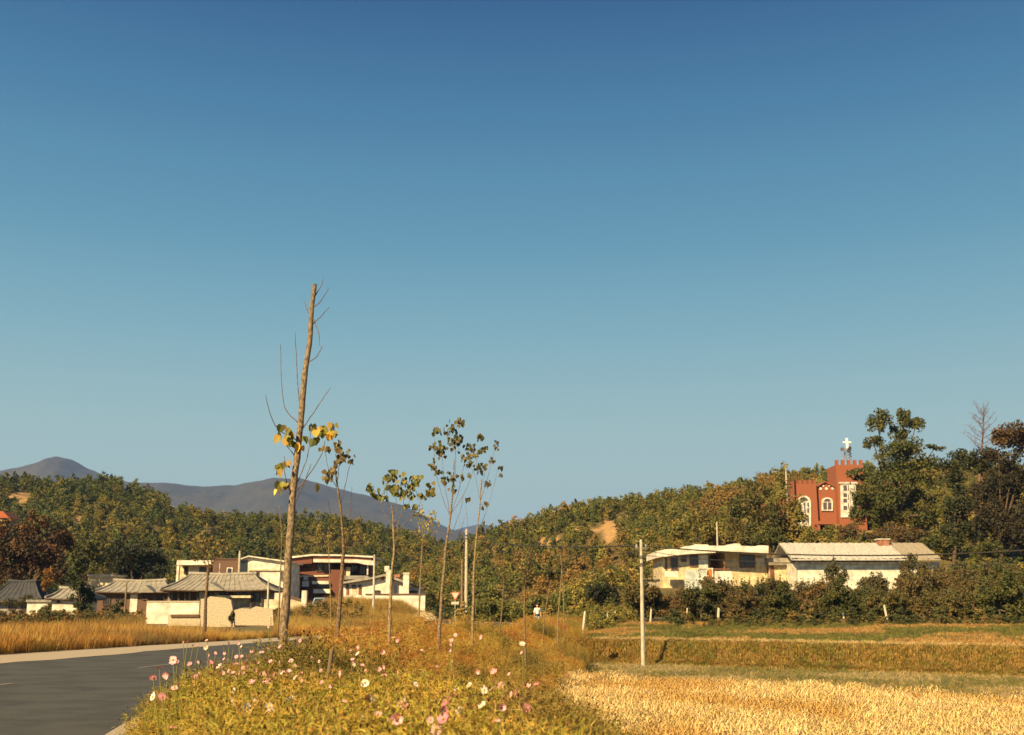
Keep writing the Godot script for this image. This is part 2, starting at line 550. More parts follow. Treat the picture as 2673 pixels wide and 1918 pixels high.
func slope(mb: MB, e0: Vector3, e1: Vector3, r0: Vector3, r1: Vector3, strips: int, sag := 0.12) -> void:
	var up := (e1 - e0).cross(r0 - e0)
	if up.length() < 0.001: up = (e1 - e0).cross(r1 - e0)
	up = up.normalized()
	if up.y < 0: up = -up
	var seg := 4
	for i in strips:
		var lift := up * (0.04 if i % 2 else 0.0)
		for j in seg:
			var q := []
			for k in [[i, j], [i + 1, j], [i + 1, j + 1], [i, j + 1]]:
				var u := float(k[0]) / strips
				var t := float(k[1]) / seg
				var e := e0.lerp(e1, u) + Vector3.UP * 0.1 * pow(abs(u - 0.5) * 2.0, 4.0)
				q.append(e.lerp(r0.lerp(r1, u), t) - Vector3.UP * sag * sin(t * PI) + lift)
			mb.quad_out(q[0], q[1], q[2], q[3], up)
			if i % 2:
				for s in [[0, 3, -1.0], [1, 2, 1.0]]:
					mb.quad_out(q[s[0]], q[s[1]], q[s[1]] - lift, q[s[0]] - lift, (e1 - e0) * s[2])

# tiled hip roof: eaves box x1..x2, z front zf .. back zb, ridge from ra to rb
func hip_roof(parent: Node, m: Material, edge: Material, x1: float, x2: float, zf: float, zb: float, ye: float, ra: float, rb: float, yr: float, rib := 0.32) -> MeshInstance3D:
	var mb := MB.new()
	var zm := (zf + zb) * 0.5
	var A := Vector3(x1, ye, zf)
	var B := Vector3(x2, ye, zf)
	var C := Vector3(x2, ye, zb)
	var D := Vector3(x1, ye, zb)
	var R0 := Vector3(ra, yr, zm)
	var R1 := Vector3(rb, yr, zm)
	slope(mb, A, B, R0, R1, int((x2 - x1) / rib))
	slope(mb, D, C, R0, R1, int((x2 - x1) / rib))
	slope(mb, A, D, R0, R0, int(abs(zf - zb) / rib))
	slope(mb, B, C, R1, R1, int(abs(zf - zb) / rib))
	mb.quad_out(A - Vector3(0, 0.1, 0), B - Vector3(0, 0.1, 0), C - Vector3(0, 0.1, 0), D - Vector3(0, 0.1, 0), Vector3.DOWN)
	var r := obj("roof", mb.done(m), parent)
	var rm := MB.new()
	rm.tube([R0 + Vector3(-0.2, 0.14, 0), R0.lerp(R1, 0.5) + Vector3(0, 0.04, 0), R1 + Vector3(0.2, 0.14, 0)], [0.15, 0.13, 0.15], 6)
	for h in [[A, R0], [B, R1], [C, R1], [D, R0]]:
		var mid: Vector3 = h[0].lerp(h[1], 0.5) - Vector3(0, 0.03, 0)
		rm.tube([h[0] + Vector3(0, 0.16, 0), mid, h[1]], [0.1, 0.1, 0.1], 5)
	obj("ridge", rm.done(m), r)
	var em := MB.new()
	var pts := [A, B, C, D]
	for i in 4: em.tube([pts[i] + Vector3(0, 0.02, 0), pts[i].lerp(pts[(i + 1) % 4], 0.5) - Vector3(0, 0.06, 0), pts[(i + 1) % 4] + Vector3(0, 0.02, 0)], [0.07, 0.07, 0.07], 5)
	obj("eave", em.done(edge), r)
	return r

# a sloping sheet roof seen from its eave: front edge at zf, back edge at zb
func shed_roof(parent: Node, called: String, m: Material, x1: float, x2: float, zf: float, zb: float, yf: float, yb: float, thick := 0.12, rib := 0.3) -> MeshInstance3D:
	var mb := MB.new()
	slope(mb, Vector3(x1, yf, zf), Vector3(x2, yf, zf), Vector3(x1, yb, zb), Vector3(x2, yb, zb), int((x2 - x1) / rib), 0.0)
	for z in [[zf, yf, 1.0], [zb, yb, -1.0]]:
		mb.quad_out(Vector3(x1, z[1], z[0]), Vector3(x2, z[1], z[0]), Vector3(x2, z[1] - thick, z[0]), Vector3(x1, z[1] - thick, z[0]), Vector3(0, 0, z[2]))
	for x in [[x1, -1.0], [x2, 1.0]]:
		mb.quad_out(Vector3(x[0], yf, zf), Vector3(x[0], yb, zb), Vector3(x[0], yb - thick, zb), Vector3(x[0], yf - thick, zf), Vector3(x[1], 0, 0))
	mb.quad_out(Vector3(x1, yf - thick, zf), Vector3(x2, yf - thick, zf), Vector3(x2, yb - thick, zb), Vector3(x1, yb - thick, zb), Vector3.DOWN)
	return obj(called, mb.done(m), parent)

func pslab(parent: Node, called: String, m: Material, pts: Array, d: float, depth: float) -> MeshInstance3D:
	var q := PackedVector2Array()
	for p in pts:
		var w := corner(p[0], p[1], d)
		q.append(Vector2(w.x, w.y))
	var mb := MB.new()
	mb.slab(q, -d - O.z, -d - depth - O.z)
	return obj(called, mb.done(m), parent)

func post_between(parent: Node, called: String, m: Material, p1: Vector2, p2: Vector2, d: float, r: float) -> MeshInstance3D:
	var mb := MB.new()
	mb.tube([corner(p1.x, p1.y, d), corner(p2.x, p2.y, d)], [r, r], 6)
	return obj(called, mb.done(m), parent)

# ------------------------------------------------------------------ the village across the road
func build_village() -> void:
	var G := NAN
	var white := mat(Color(0.78, 0.74, 0.64), 0.85, "blotch", 0.35)
	var cream := mat(Color(0.68, 0.6, 0.42), 0.85, "blotch", 0.4)
	var plaster := mat(Color(0.6, 0.52, 0.38), 0.95, "fine", 0.8)
	var tile := mat(Color(0.34, 0.32, 0.27), 0.9, "blotch", 0.5)
	var dark_tile := mat(Color(0.06, 0.065, 0.075), 0.85, "blotch", 0.5)
	var brick := mat(Color(0.2, 0.075, 0.05), 0.9, "fine", 1.2)
	var brown := mat(Color(0.17, 0.1, 0.075), 0.9, "fine", 1.0)
	var wood := mat(Color(0.1, 0.06, 0.035), 0.8, "streak", 1.5)
	var grey := mat(Color(0.3, 0.29, 0.27), 0.9, "blotch", 0.5)
	var glass := mat(Color(0.025, 0.03, 0.035), 0.15, "")
	var yellow := mat(Color(0.75, 0.48, 0.05), 0.7, "fine")
	var sign_white := mat(Color(0.7, 0.74, 0.8), 0.7, "fine")
	var rust := mat(Color(0.3, 0.1, 0.05), 0.85, "streak")

	# dark hip-roofed house at the edge of the village
	var h := house("tile_roof_house", 45, 105, 5, "house with dark blue grey hip roof under the brown autumn tree")
	block(h, "wall", grey, -18, 1566, 98, G, 105.4, 4.2)
	var e1 := corner(-40, 1570, 105)
	var e2 := corner(112, 1572, 105)
	hip_roof(h, dark_tile, wood, e1.x, e2.x, e1.z + 0.3, e1.z - 5.3, e1.y, corner(-5, 1515, 105).x, corner(62, 1515, 105).x, corner(0, 1517, 105).y)
	window_at(h, 22, 1574, 42, 1592, 105.4, wood, glass)
	window_at(h, 55, 1574, 80, 1596, 105.4, wood, glass)

	# orange roof on the far slope
	h = house("hill_house", 2, 240, 6, "small house with bright orange roof on the wooded slope")
	O.y = at(2, 1362, 240).y - 1.0; h.position = O
	block(h, "wall", cream, -40, 1350, 16, 1372, 240, 5)
	pslab(h, "roof", mat(Color(0.5, 0.14, 0.05), 0.9), [[-52, 1352], [-40, 1334], [8, 1334], [24, 1351]], 239.5, 6)

	# white sheds
	h = house("storage_shed", 100, 98, 3, "low white shed with flat grey lid beside the dark hip roof", "shed")
	block(h, "wall", white, 72, 1571, 130, G, 98, 2.6)
	block(h, "roof", grey, 68, 1565, 134, 1571, 97.8, 3.0)
	h = house("white_cottage", 172, 90, 4, "small white cottage with patched lower wall and grey roof beside the dark conifer", "house")
	block(h, "wall", white, 138, 1563, 212, G, 90, 3.4)
	block(h, "patched_plaster", plaster, 150, 1592, 205, G, 89.96, 0.1)
	e1 = corner(118, 1563, 89.6)
	e2 = corner(222, 1563, 89.6)
	hip_roof(h, tile, wood, e1.x, e2.x, e1.z, e1.z - 4.4, e1.y, corner(138, 1538, 90).x, corner(205, 1538, 90).x, corner(138, 1537, 91).y)
	window_at(h, 150, 1567, 157, 1573, 90, wood, glass, 0)
	h = house("cream_outbuilding", 262, 126, 4, "plain cream block half hidden below the round dark tree", "building")
	block(h, "wall", cream, 232, 1504, 290, G, 126, 4)
	block(h, "roof", white, 229, 1499, 293, 1504, 125.8, 4.4)

	# brown-walled tile house
	h = house("tile_roof_house", 345, 100, 5, "low house with worn grey tile roof, brown walls and a white door", "house")
	block(h, "wall", brown, 256, 1546, 440, G, 100.6, 4)
	e1 = corner(244, 1546, 100)
	e2 = corner(452, 1547, 100)
	hip_roof(h, tile, wood, e1.x, e2.x, e1.z, e1.z - 5.2, e1.y, corner(285, 1518, 101).x, corner(415, 1520, 101).x, corner(300, 1517, 102).y)
	block(h, "door", white, 341, 1551, 360, G, 100.55, 0.06)
	pslab(h, "porch_gable", tile, [[360, 1546], [380, 1527], [402, 1546]], 99.2, 1.6)
	for q in [[268, 290], [300, 325]]: window_at(h, q[0], 1556, q[1], 1580, 100.6, wood, glass, 2)
	window_at(h, 372, 1553, 398, 1566, 100.6, wood, glass, 1)
	window_at(h, 408, 1553, 432, 1574, 100.6, wood, glass, 1)

	# long traditional house
	h = house("traditional_house", 555, 92, 6, "long traditional house with grey tiled hip roof and dark posts", "house")
	block(h, "wall", grey, 440, 1541, 688, G, 93.2, 4.4)
	e1 = corner(418, 1541, 92)
	e2 = corner(703, 1540, 92)
	hip_roof(h, tile, wood, e1.x, e2.x, e1.z, e1.z - 6.4, e1.y, corner(488, 1502, 94).x, corner(655, 1506, 94).x, corner(560, 1500, 95).y, 0.26)
	pslab(h, "porch_gable", tile, [[512, 1541], [546, 1519], [584, 1541]], 91.2, 2.4)
	for q in [[452, 462, G], [470, 480, G], [488, 491, G], [498, 512, G]]: block(h, "door", wood, q[0], 1543, q[1], 1568, 93.15, 0.06)
	for q in [445, 467, 484, 517, 535, 601, 655, 684]: block(h, "post", wood, q, 1541, q + 3, G, 92.7, 0.15)
	block(h, "panel", sign_white, 518, 1544, 534, 1566, 93.16, 0.05)
	window_at(h, 538, 1546, 558, 1562, 93.2, wood, glass, 1)
	window_at(h, 574, 1541, 600, 1553, 93.2, wood, glass, 1)
	window_at(h, 606, 1543, 638, 1553, 93.2, wood, glass, 2)
	window_at(h, 656, 1544, 680, 1570, 93.2, wood, glass, 1)
	block(h, "veranda", cream, 566, 1554, 654, 1560, 92.2, 1.0)

	# garden walls
	h = house("garden_wall", 452, 80, 0.4, "long whitewashed garden wall before the traditional house", "wall")
	block(h, "wall", white, 384, 1571, 521, G, 80, 0.25)
	block(h, "coping", plaster, 383, 1568, 522, 1571, 79.95, 0.35)
	h = house("retaining_wall", 480, 72, 0.5, "low pale wall with a long brown strip standing for a shaded slot below the whitewashed wall", "wall")
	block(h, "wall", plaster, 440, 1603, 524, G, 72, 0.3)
	block(h, "slot_strip", mat(Color(0.15, 0.09, 0.05), 0.9, "streak", 2.0), 446, 1603.5, 520, 1610.5, 71.9, 0.2)  # brown strip on the wall face, painted in for the shade of a long slot
	h = house("plaster_wall", 570, 70, 0.5, "tall rough cream plaster wall with a ragged end", "wall")
	pslab(h, "wall", plaster, [[524, 1668], [524, 1563], [541, 1561], [549, 1556], [587, 1560], [603, 1566], [607, 1588], [612, 1640], [618, 1668]], 70, 0.35)
	h = house("rubble_wall", 655, 74, 0.5, "low broken cream wall beyond the flowers, next to the rough plaster wall", "wall")
	pslab(h, "wall", plaster, [[614, 1660], [612, 1592], [630, 1587], [652, 1590], [668, 1582], [690, 1586], [712, 1590], [716, 1660]], 74, 0.35)
	h = house("yard_wall", 745, 92, 0.5, "smooth cream yard wall with brown coping beside the brick shop", "wall")
	block(h, "wall", cream, 690, 1564, 792, G, 92, 0.25)
	pslab(h, "coping", brown, [[755, 1560], [757, 1554], [795, 1566], [795, 1572]], 91.9, 0.4)
	block(h, "gate_post", white, 788, 1541, 801, G, 91.7, 0.5)

	# two-storey cream house with flat roof
	h = house("flat_roof_house", 511, 125, 7, "two storey cream house with white roof slab and loggia", "house")
	block(h, "wall", cream, 466, 1473, 558, G, 126.6, 6)
	block(h, "roof", white, 462, 1462, 559, 1474, 125, 8)
	block(h, "pier", white, 462, 1474, 468, G, 125.1, 0.5)
	window_at(h, 480, 1478, 492, 1498, 126.6, wood, glass)
	window_at(h, 520, 1480, 538, 1502, 126.6, wood, glass)
	window_at(h, 541, 1480, 556, 1502, 126.6, wood, glass)
	block(h, "balcony", white, 496, 1488, 519, 1500, 126.4, 0.2)

	h = house("brown_block", 590, 122, 7, "plain brown brick block with one small window and flat top", "building")
	block(h, "wall", brown, 557, 1460, 626, G, 122, 7)
	window_at(h, 592, 1481, 608, 1501, 122, white, glass, 0)
	block(h, "parapet", brown, 555, 1457, 627, 1460, 121.9, 7.3)

	# white gabled hall
	h = house("white_hall", 688, 118, 8, "tall white rendered building with shallow gable and dark doorway", "building")
	pslab(h, "wall", white, [[627, 1600], [627, 1458], [648, 1452], [745, 1466], [745, 1600]], 118, 8)
	pslab(h, "roof", white, [[622, 1459], [649, 1449.5], [750, 1464], [750, 1467], [649, 1452.6], [622, 1462]], 117.5, 9)
	block(h, "tall_window", glass, 627, 1462, 645, 1505, 117.96, 0.1)
	block(h, "cornice", cream, 648, 1485, 742, 1489, 117.8, 0.3)
	window_at(h, 665, 1490, 677, 1503, 118, wood, glass, 1)
	window_at(h, 731, 1490, 743, 1515, 118, grey, glass, 1)
	window_at(h, 690, 1546, 712, 1560, 118, wood, glass, 1)

	# red brick shop with long balcony
	h = house("brick_shop", 865, 128, 9, "two storey red brick shop with long white balcony canopy", "shop")
	block(h, "wall", brick, 745, 1452, 866, G, 128, 8)
	block(h, "wing_wall", brick, 866, 1455, 968, G, 131, 5)
	pslab(h, "roof", white, [[742, 1458], [742, 1454], [815, 1446], [893, 1447], [974, 1451], [974, 1455], [893, 1451], [815, 1450]], 126.6, 10)
	pslab(h, "roof_band", brick, [[742, 1475], [742, 1459], [815, 1451], [815, 1470]], 127, 1)
	pslab(h, "canopy_band", brick, [[817, 1459], [817, 1451.5], [972, 1456], [968, 1463]], 126.9, 3)
	pslab(h, "canopy", white, [[818, 1467], [818, 1459], [932, 1460], [976, 1463], [976, 1475], [950, 1473], [932, 1468]], 126.4, 3.4)
	block(h, "stair_tower", brick, 864, 1486, 900, G, 127.4, 4)
	block(h, "column", cream, 903, 1480, 913, 1515, 127.6, 0.4)
	block(h, "column", white, 958, 1474, 961, 1500, 127.0, 0.2)
	block(h, "balcony_rail", grey, 900, 1502, 965, 1512, 127.3, 0.15)
	for q in [[768, 785], [792, 812]]: window_at(h, q[0], 1471, q[1], 1482, 128, wood, glass, 1)
	for q in [[826, 843], [846, 862], ]: window_at(h, q[0], 1470, q[1], 1492, 128, wood, glass, 1)
	for q in [[915, 934], [938, 956]]: window_at(h, q[0], 1474, q[1], 1500, 131, wood, glass, 1)
	pslab(h, "floor_band", cream, [[745, 1507], [745, 1504], [790, 1501], [858, 1501], [858, 1504]], 127.8, 0.3)
	block(h, "awning", white, 815, 1516, 858, 1524, 126.9, 1.1)
	block(h, "shop_window", glass, 818, 1525, 860, 1533, 127.9, 0.1)
	block(h, "awning", white, 818, 1537, 862, 1548, 126.7, 1.3)
	block(h, "door", wood, 828, 1549, 838, G, 127.9, 0.1)
	block(h, "yellow_sign", yellow, 764, 1517, 783, 1531, 127.3, 0.1)
	block(h, "white_sign", sign_white, 789, 1516, 806, 1531, 127.3, 0.1)
	block(h, "hanging_sign", sign_white, 793, 1503, 804, 1513, 127.3, 0.1)
	for q in [[764, 783], [788, 806]]:
		block(h, "shop_window", glass, q[0], 1532, q[1], 1538, 127.95, 0.1)
		block(h, "shutter", white, q[0] + 2, 1543, q[1] - 2, 1557, 127.95, 0.1)

	# white house with sagging roof and two chimneys
	h = house("chimney_house", 985, 116, 7, "white house with curved grey roof and two white chimneys", "house")
	pslab(h, "wall", white, [[897, 1600], [897, 1522], [940, 1519], [1003, 1505], [1056, 1522], [1056, 1600]], 116, 6)
	pslab(h, "roof", tile, [[889, 1524], [891, 1519], [935, 1511], [970, 1506], [1003, 1498], [1028, 1505], [1062, 1519], [1060, 1523], [1003, 1503.5], [970, 1511], [938, 1517]], 115.3, 7.4)
	pslab(h, "fascia", brown, [[889, 1526], [889, 1524], [938, 1517], [970, 1511], [1003, 1503.5], [1060, 1523], [1060, 1525], [1003, 1506], [970, 1513.5], [938, 1519.5]], 115.6, 0.2)
	block(h, "chimney", white, 1008, 1487, 1022, 1551, 115.0, 0.55)
	block(h, "chimney_cap", white, 1004, 1477, 1016, 1492, 115.1, 0.5)
	block(h, "chimney", white, 1053, 1495, 1067, 1551, 115.2, 0.55)
	block(h, "chimney_cap", cream, 1051, 1494, 1069, 1498, 115.15, 0.62)
	block(h, "annex_wall", white, 1067, 1530, 1101, G, 117, 4)
	pslab(h, "annex_roof", brown, [[1066, 1526], [1068, 1523], [1106, 1534], [1106, 1538]], 116.6, 5)
	for q in [[904, 911], [918, 930], [936, 944]]:
		window_at(h, q[0], 1526, q[1], 1536, 116, wood, glass, 0)
		block(h, "shutter", rust if q[0] != 918 else cream, q[0], 1538, q[1], 1552, 115.95, 0.06)
	window_at(h, 976, 1540, 993, 1547, 116, wood, glass, 1)
	window_at(h, 1026, 1527, 1040, 1550, 116, white, mat(Color(0.5, 0.5, 0.45), 0.6), 0)
	window_at(h, 1069, 1541, 1090, 1548, 117, wood, glass, 1)
	block(h, "vent", rust, 996, 1505, 1003, 1514, 115.96, 0.05)
	block(h, "ridge_box", mat(Color(0.5, 0.2, 0.12)), 1030, 1499, 1044, 1506, 118, 0.8)
	h = house("boundary_wall", 1032, 110, 0.4, "low white boundary wall with brown coping before the chimney house", "wall")
	block(h, "wall", white, 955, 1552, 1110, G, 110, 0.25)
	block(h, "coping", brown, 953, 1549, 1112, 1552, 109.9, 0.4)

# ------------------------------------------------------------------ farmhouse and shed by the orchard
func build_farm() -> void:
	var G := NAN
	var white := mat(Color(0.8, 0.76, 0.66), 0.85, "blotch", 0.35)
	var cream := mat(Color(0.7, 0.58, 0.36), 0.85, "blotch", 0.4)
	var pale_blue := mat(Color(0.55, 0.62, 0.6), 0.85, "blotch", 0.4)
	var glass := mat(Color(0.03, 0.035, 0.045), 0.15, "")
	var frame := mat(Color(0.22, 0.09, 0.05), 0.7, "streak")
	var orange := mat(Color(0.62, 0.2, 0.03), 0.7, "fine")
	var grey := mat(Color(0.36, 0.33, 0.28), 0.9, "blotch", 0.5)
	var sheet := mat(Color(0.62, 0.6, 0.55), 0.75, "streak", 0.5)
	var old_sheet := mat(Color(0.42, 0.37, 0.28), 0.85, "streak", 0.9)
	var h := house("farmhouse", 1880, 112, 8, "flat roofed cream farmhouse with white slab roof and orange gate pier", "house")
	block(h, "wall", cream, 1727, 1446, 1848, G, 112, 7)
	block(h, "wing_wall", cream, 1886, 1440, 2000, G, 113.4, 7)
	block(h, "porch_wall", cream, 1847, 1440, 1888, G, 116.2, 4)
	pslab(h, "roof", white, [[1714, 1455], [1714, 1438], [1735, 1434], [1760, 1432], [1800, 1433], [1868, 1438], [1868, 1442], [1790, 1446]], 110.6, 8.6)
	pslab(h, "wing_roof", white, [[1783, 1431], [1785, 1426], [1812, 1423], [1815, 1420], [1848, 1421], [1850, 1424], [1898, 1424], [1900, 1421], [1920, 1418], [1932, 1419], [1934, 1424], [1978, 1426], [1980, 1423], [2006, 1424], [2006, 1446], [1960, 1443], [1870, 1438]], 111.0, 9)
	for q in [[1751, 1769, 1453, 1489], [1777, 1791, 1451, 1466], [1801, 1821, 1447, 1479]]: window_at(h, q[0], q[2], q[1], q[3], 112, frame, glass, 1)
	block(h, "shutter", frame, 1736, 1454, 1742, 1490, 111.95, 0.06)
	block(h, "white_panel", white, 1823, 1447, 1848, 1484, 111.9, 0.3)
	block(h, "porch_door", frame, 1856, 1450, 1872, G, 116.1, 0.12)
	block(h, "column", frame, 1887, 1443, 1893, 1489, 112.2, 0.25)
	window_at(h, 1931, 1446, 1969, 1482, 113.4, frame, glass, 2)
	block(h, "white_panel", white, 1972, 1456, 1996, 1476, 113.3, 0.15)
	pslab(h, "parapet", pale_blue, [[1788, 1540], [1788, 1489], [1846, 1486], [1846, 1540]], 110.4, 0.25)
	block(h, "gate_pier", white, 1846, 1482, 1861, G, 110.2, 0.5)
	block(h, "orange_panel", orange, 1848.5, 1485, 1858.5, 1520, 110.14, 0.06)
	block(h, "porch_rail", frame, 1862, 1483, 1905, 1487, 110.4, 0.15)
	block(h, "low_wall", white, 1862, 1490, 1912, 1540, 110.45, 0.2)
	block(h, "tank_stand", white, 1735, 1490, 1770, 1505, 110.6, 0.4)
	h = house("yard_wall", 1703, 114, 0.5, "low grey block wall with dark coping joining the farmhouse", "wall")
	block(h, "wall", grey, 1676, 1512, 1726, G, 114, 0.25)
	block(h, "coping", grey, 1674, 1508.5, 1727, 1512, 113.7, 0.8)
	h = house("lean_to", 2045, 112, 3, "grey lean to linking the farmhouse and the long shed", "shed")
	block(h, "wall", cream, 2009, 1474, 2072, G, 112.6, 2.4)
	block(h, "roof", grey, 2006, 1456, 2070, 1474, 112, 3.2)
	block(h, "door", frame, 2009, 1476, 2020, G, 112.55, 0.1)

	h = house("farm_shed", 2240, 108, 8, "long white shed with weathered sheet roof and red ridge vent", "shed")
	block(h, "wall", white, 2081, 1466, 2452, G, 108, 7)
	var a := corner(2066, 1459, 106.9)
	var b := corner(2362, 1459, 106.9)
	var e := corner(2456, 1459, 106.9)
	var yb := corner(2200, 1418, 112).y
	shed_roof(h, "roof", sheet, a.x, b.x, a.z, a.z - 4.6, a.y, yb)
	shed_roof(h, "roof_patch", old_sheet, b.x + 0.02, e.x, a.z - 0.02, a.z - 4.6, a.y + 0.01, yb + 0.01)
	shed_roof(h, "rear_roof", sheet, a.x, e.x, a.z - 8.8, a.z - 4.62, a.y, yb - 0.01)
	var v1 := corner(2294, 1424, 110.6)
	var v2 := corner(2321, 1408, 110.6)
	var mb := MB.new()
	mb.slab(PackedVector2Array([Vector2(v1.x, v1.y - 0.4), Vector2(v1.x - 0.05, v2.y - 0.25), Vector2(v1.x + 0.15, v2.y), Vector2(v2.x, v2.y), Vector2(v2.x - 0.1, v1.y - 0.4)]), v1.z, v1.z - 1.0)
	obj("ridge_vent", mb.done(mat(Color(0.36, 0.16, 0.1), 0.85, "streak")), h)
	block(h, "vent_cap", white, 2292, 1405.5, 2324, 1408, 110.5, 1.2)

# ------------------------------------------------------------------ the church on the knoll
func arch(px1: float, px2: float, py_top: float, py_spring: float, py_low: float, n := 8) -> Array:
	var pts := [[px1, py_low], [px1, py_spring]]
	var mid := (px1 + px2) * 0.5
	for i in range(1, n):
		var t := PI * (1.0 - float(i) / n)
		pts.append([mid + cos(t) * (px2 - px1) * 0.5, py_spring - sin(t) * (py_spring - py_top)])
	pts.append([px2, py_spring]); pts.append([px2, py_low])
	return pts

func battlement(h: Node, m: Material, px1: float, px2: float, py: float, n: int, tall: float, d: float, depth: float) -> void:
	var w := (px2 - px1) / (n * 2 - 1)
	for i in n: block(h, "merlon", m, px1 + i * 2 * w, py - tall, px1 + (i * 2 + 1) * w, py + 0.5, d + 0.01, depth)

func build_church() -> void:
	var G := NAN
	var brick := mat(Color(0.36, 0.12, 0.06), 0.9, "fine", 1.0)
	var white := mat(Color(0.75, 0.72, 0.66), 0.8, "blotch", 0.4)
	var glass := mat(Color(0.1, 0.09, 0.1), 0.2, "")
	var oak := mat(Color(0.14, 0.07, 0.04), 0.8, "streak")
	var horn := mat(Color(0.07, 0.07, 0.075), 0.6, "")
	var metal := mat(Color(0.35, 0.3, 0.32), 0.5, "fine")
	var h := house("church", 2152, 150, 14, "red brick church with battlements, white arched windows and a cross", "church")
	O.y = at(2152, 1412, 150).y; h.position = O
	block(h, "turret", brick, 2070, 1262, 2130, G, 149.6, 4)
	battlement(h, brick, 2072, 2130, 1262, 5, 9, 149.6, 4)
	pslab(h, "gable_wall", brick, [[2130, 1425], [2130, 1273], [2153, 1258], [2184, 1274], [2184, 1425]], 150.2, 12)
	pslab(h, "gable_coping", brick, [[2128, 1274], [2128, 1271], [2153, 1255], [2186, 1271], [2186, 1274], [2153, 1258.2]], 149.9, 12.6)
	block(h, "tower", brick, 2181, 1213, 2252, G, 149.0, 4.2)
	battlement(h, brick, 2181, 2252, 1213, 5, 13, 149.0, 0.5)
	battlement(h, brick, 2181, 2252, 1213, 5, 13, 152.6, 0.5)
	block(h, "aisle", brick, 2030, 1300, 2290, G, 153.6, 14)
	# centre window
	var w := pslab(h, "arched_window", white, arch(2145, 2174, 1298, 1308, 1333), 150.0, 0.2)
	pslab(w, "pane", glass, [[2149, 1329], [2149, 1311], [2158, 1311], [2158, 1329]], 149.96, 0.1)
	pslab(w, "pane", glass, [[2161, 1329], [2161, 1311], [2170, 1311], [2170, 1329]], 149.96, 0.1)
	pslab(w, "pane", glass, arch(2151, 2168, 1301, 1308, 1309), 149.97, 0.1)
	# turret window
	w = pslab(h, "arched_window", white, arch(2081, 2117, 1293, 1312, 1374), 149.4, 0.2)
	pslab(w, "pane", glass, arch(2087, 2109, 1297, 1306, 1306.5), 149.36, 0.1)
	for q in [[2086, 1312, 1338], [2098, 1312, 1338], [2107, 1312, 1322], [2107, 1326, 1338], [2107, 1344, 1366], [2094, 1344, 1366]]: block(w, "pane", glass, q[0], q[1], q[0] + 5, q[2], 149.36, 0.1)
	# tower windows
	for q in [[2195, 2219], [2222, 2239]]:
		w = pslab(h, "tower_window", white, [[q[0], 1350], [q[0] - 1, 1261], [q[1] + 1, 1261], [q[1], 1350]], 148.85, 0.2)
		for y in [1266, 1287, 1301, 1320]: block(w, "pane", glass, q[0] + 6, y, q[1] - 8, y + (10 if y != 1266 else 14), 148.8, 0.1)
		for y in [1266, 1290, 1312]: block(w, "pane", glass, q[1] - 6, y, q[1] - 3, y + 14, 148.8, 0.1)
		block(w, "hood", white, q[0] - 4, 1258, q[1] + 2, 1262, 148.7, 0.4)
	# white roundels in the gable
	for q in [[2142, 1275, 3.6], [2157, 1275, 3.8], [2173, 1275, 3.4], [2149, 1268, 2.2], [2164, 1268, 2.2]]:
		var c := corner(q[0], q[1], 150.1)
		var mb := MB.new()
		mb.tube([c, c + Vector3(0, 0, -0.3)], [q[2] * 0.052, q[2] * 0.052], 10)
		obj("roundel", mb.done(white), h)
	pslab(h, "porch_canopy", brick, arch(2136, 2182, 1356, 1364, 1368), 147.6, 2.6)
	block(h, "door", oak, 2144, 1368, 2174, G, 150.1, 0.15)
	block(h, "porch_pier", brick, 2134, 1366, 2140, G, 147.8, 0.5)
	# lattice mast, loudspeakers and cross
	var mast := MB.new()
	var m0 := corner(2204, 1204, 150.6)
	var m1 := corner(2222, 1170, 150.6)
	for s in [[m0.x, 0.0], [m1.x, 0.0], [m0.x, 0.9], [m1.x, 0.9]]: mast.tube([Vector3(s[0], m0.y - 0.6, m0.z - s[1]), Vector3(lerpf(s[0], (m0.x + m1.x) * 0.5, 0.35), m1.y, m0.z - lerpf(s[1], 0.45, 0.35))], [0.06, 0.05], 4)
	for k in 5:
		var y := lerpf(m0.y, m1.y, k / 5.0)
		var y2 := lerpf(m0.y, m1.y, (k + 1) / 5.0)
		mast.tube([Vector3(m0.x, y, m0.z), Vector3(m1.x, y2, m0.z)], [0.035, 0.035], 4)
		mast.tube([Vector3(m1.x, y, m0.z), Vector3(m0.x, y2, m0.z)], [0.035, 0.035], 4)
	obj("mast", mast.done(metal), h)
	for q in [[2201, 1173, -1.0], [2213, 1170, 1.0], [2212, 1178, 0.3]]:
		var c := corner(q[0], q[1], 150.3)
		var mb := MB.new()
		mb.tube([c, c + Vector3(q[2] * 0.25, 0, 0.3)], [0.08, 0.3], 8)
		obj("loudspeaker", mb.done(horn), h)
	var cross := MB.new()
	var c0 := corner(2209.2, 1170, 150.6)
	var c1 := corner(2212.8, 1143, 150.6)
	var c2 := corner(2200.5, 1155.6, 150.6)
	var c3 := corner(2221.5, 1152.2, 150.6)
	cross.box(Vector3(c0.x, c0.y, c0.z - 0.2), Vector3(c1.x, c1.y, c0.z))
	cross.box(Vector3(c2.x, c2.y, c0.z - 0.18), Vector3(c0.x - 0.002, c3.y, c0.z - 0.02))
	cross.box(Vector3(c1.x + 0.002, c2.y, c0.z - 0.18), Vector3(c3.x, c3.y, c0.z - 0.02))
	obj("cross", cross.done(mat(Color(0.85, 0.85, 0.8), 0.6, "")), h)

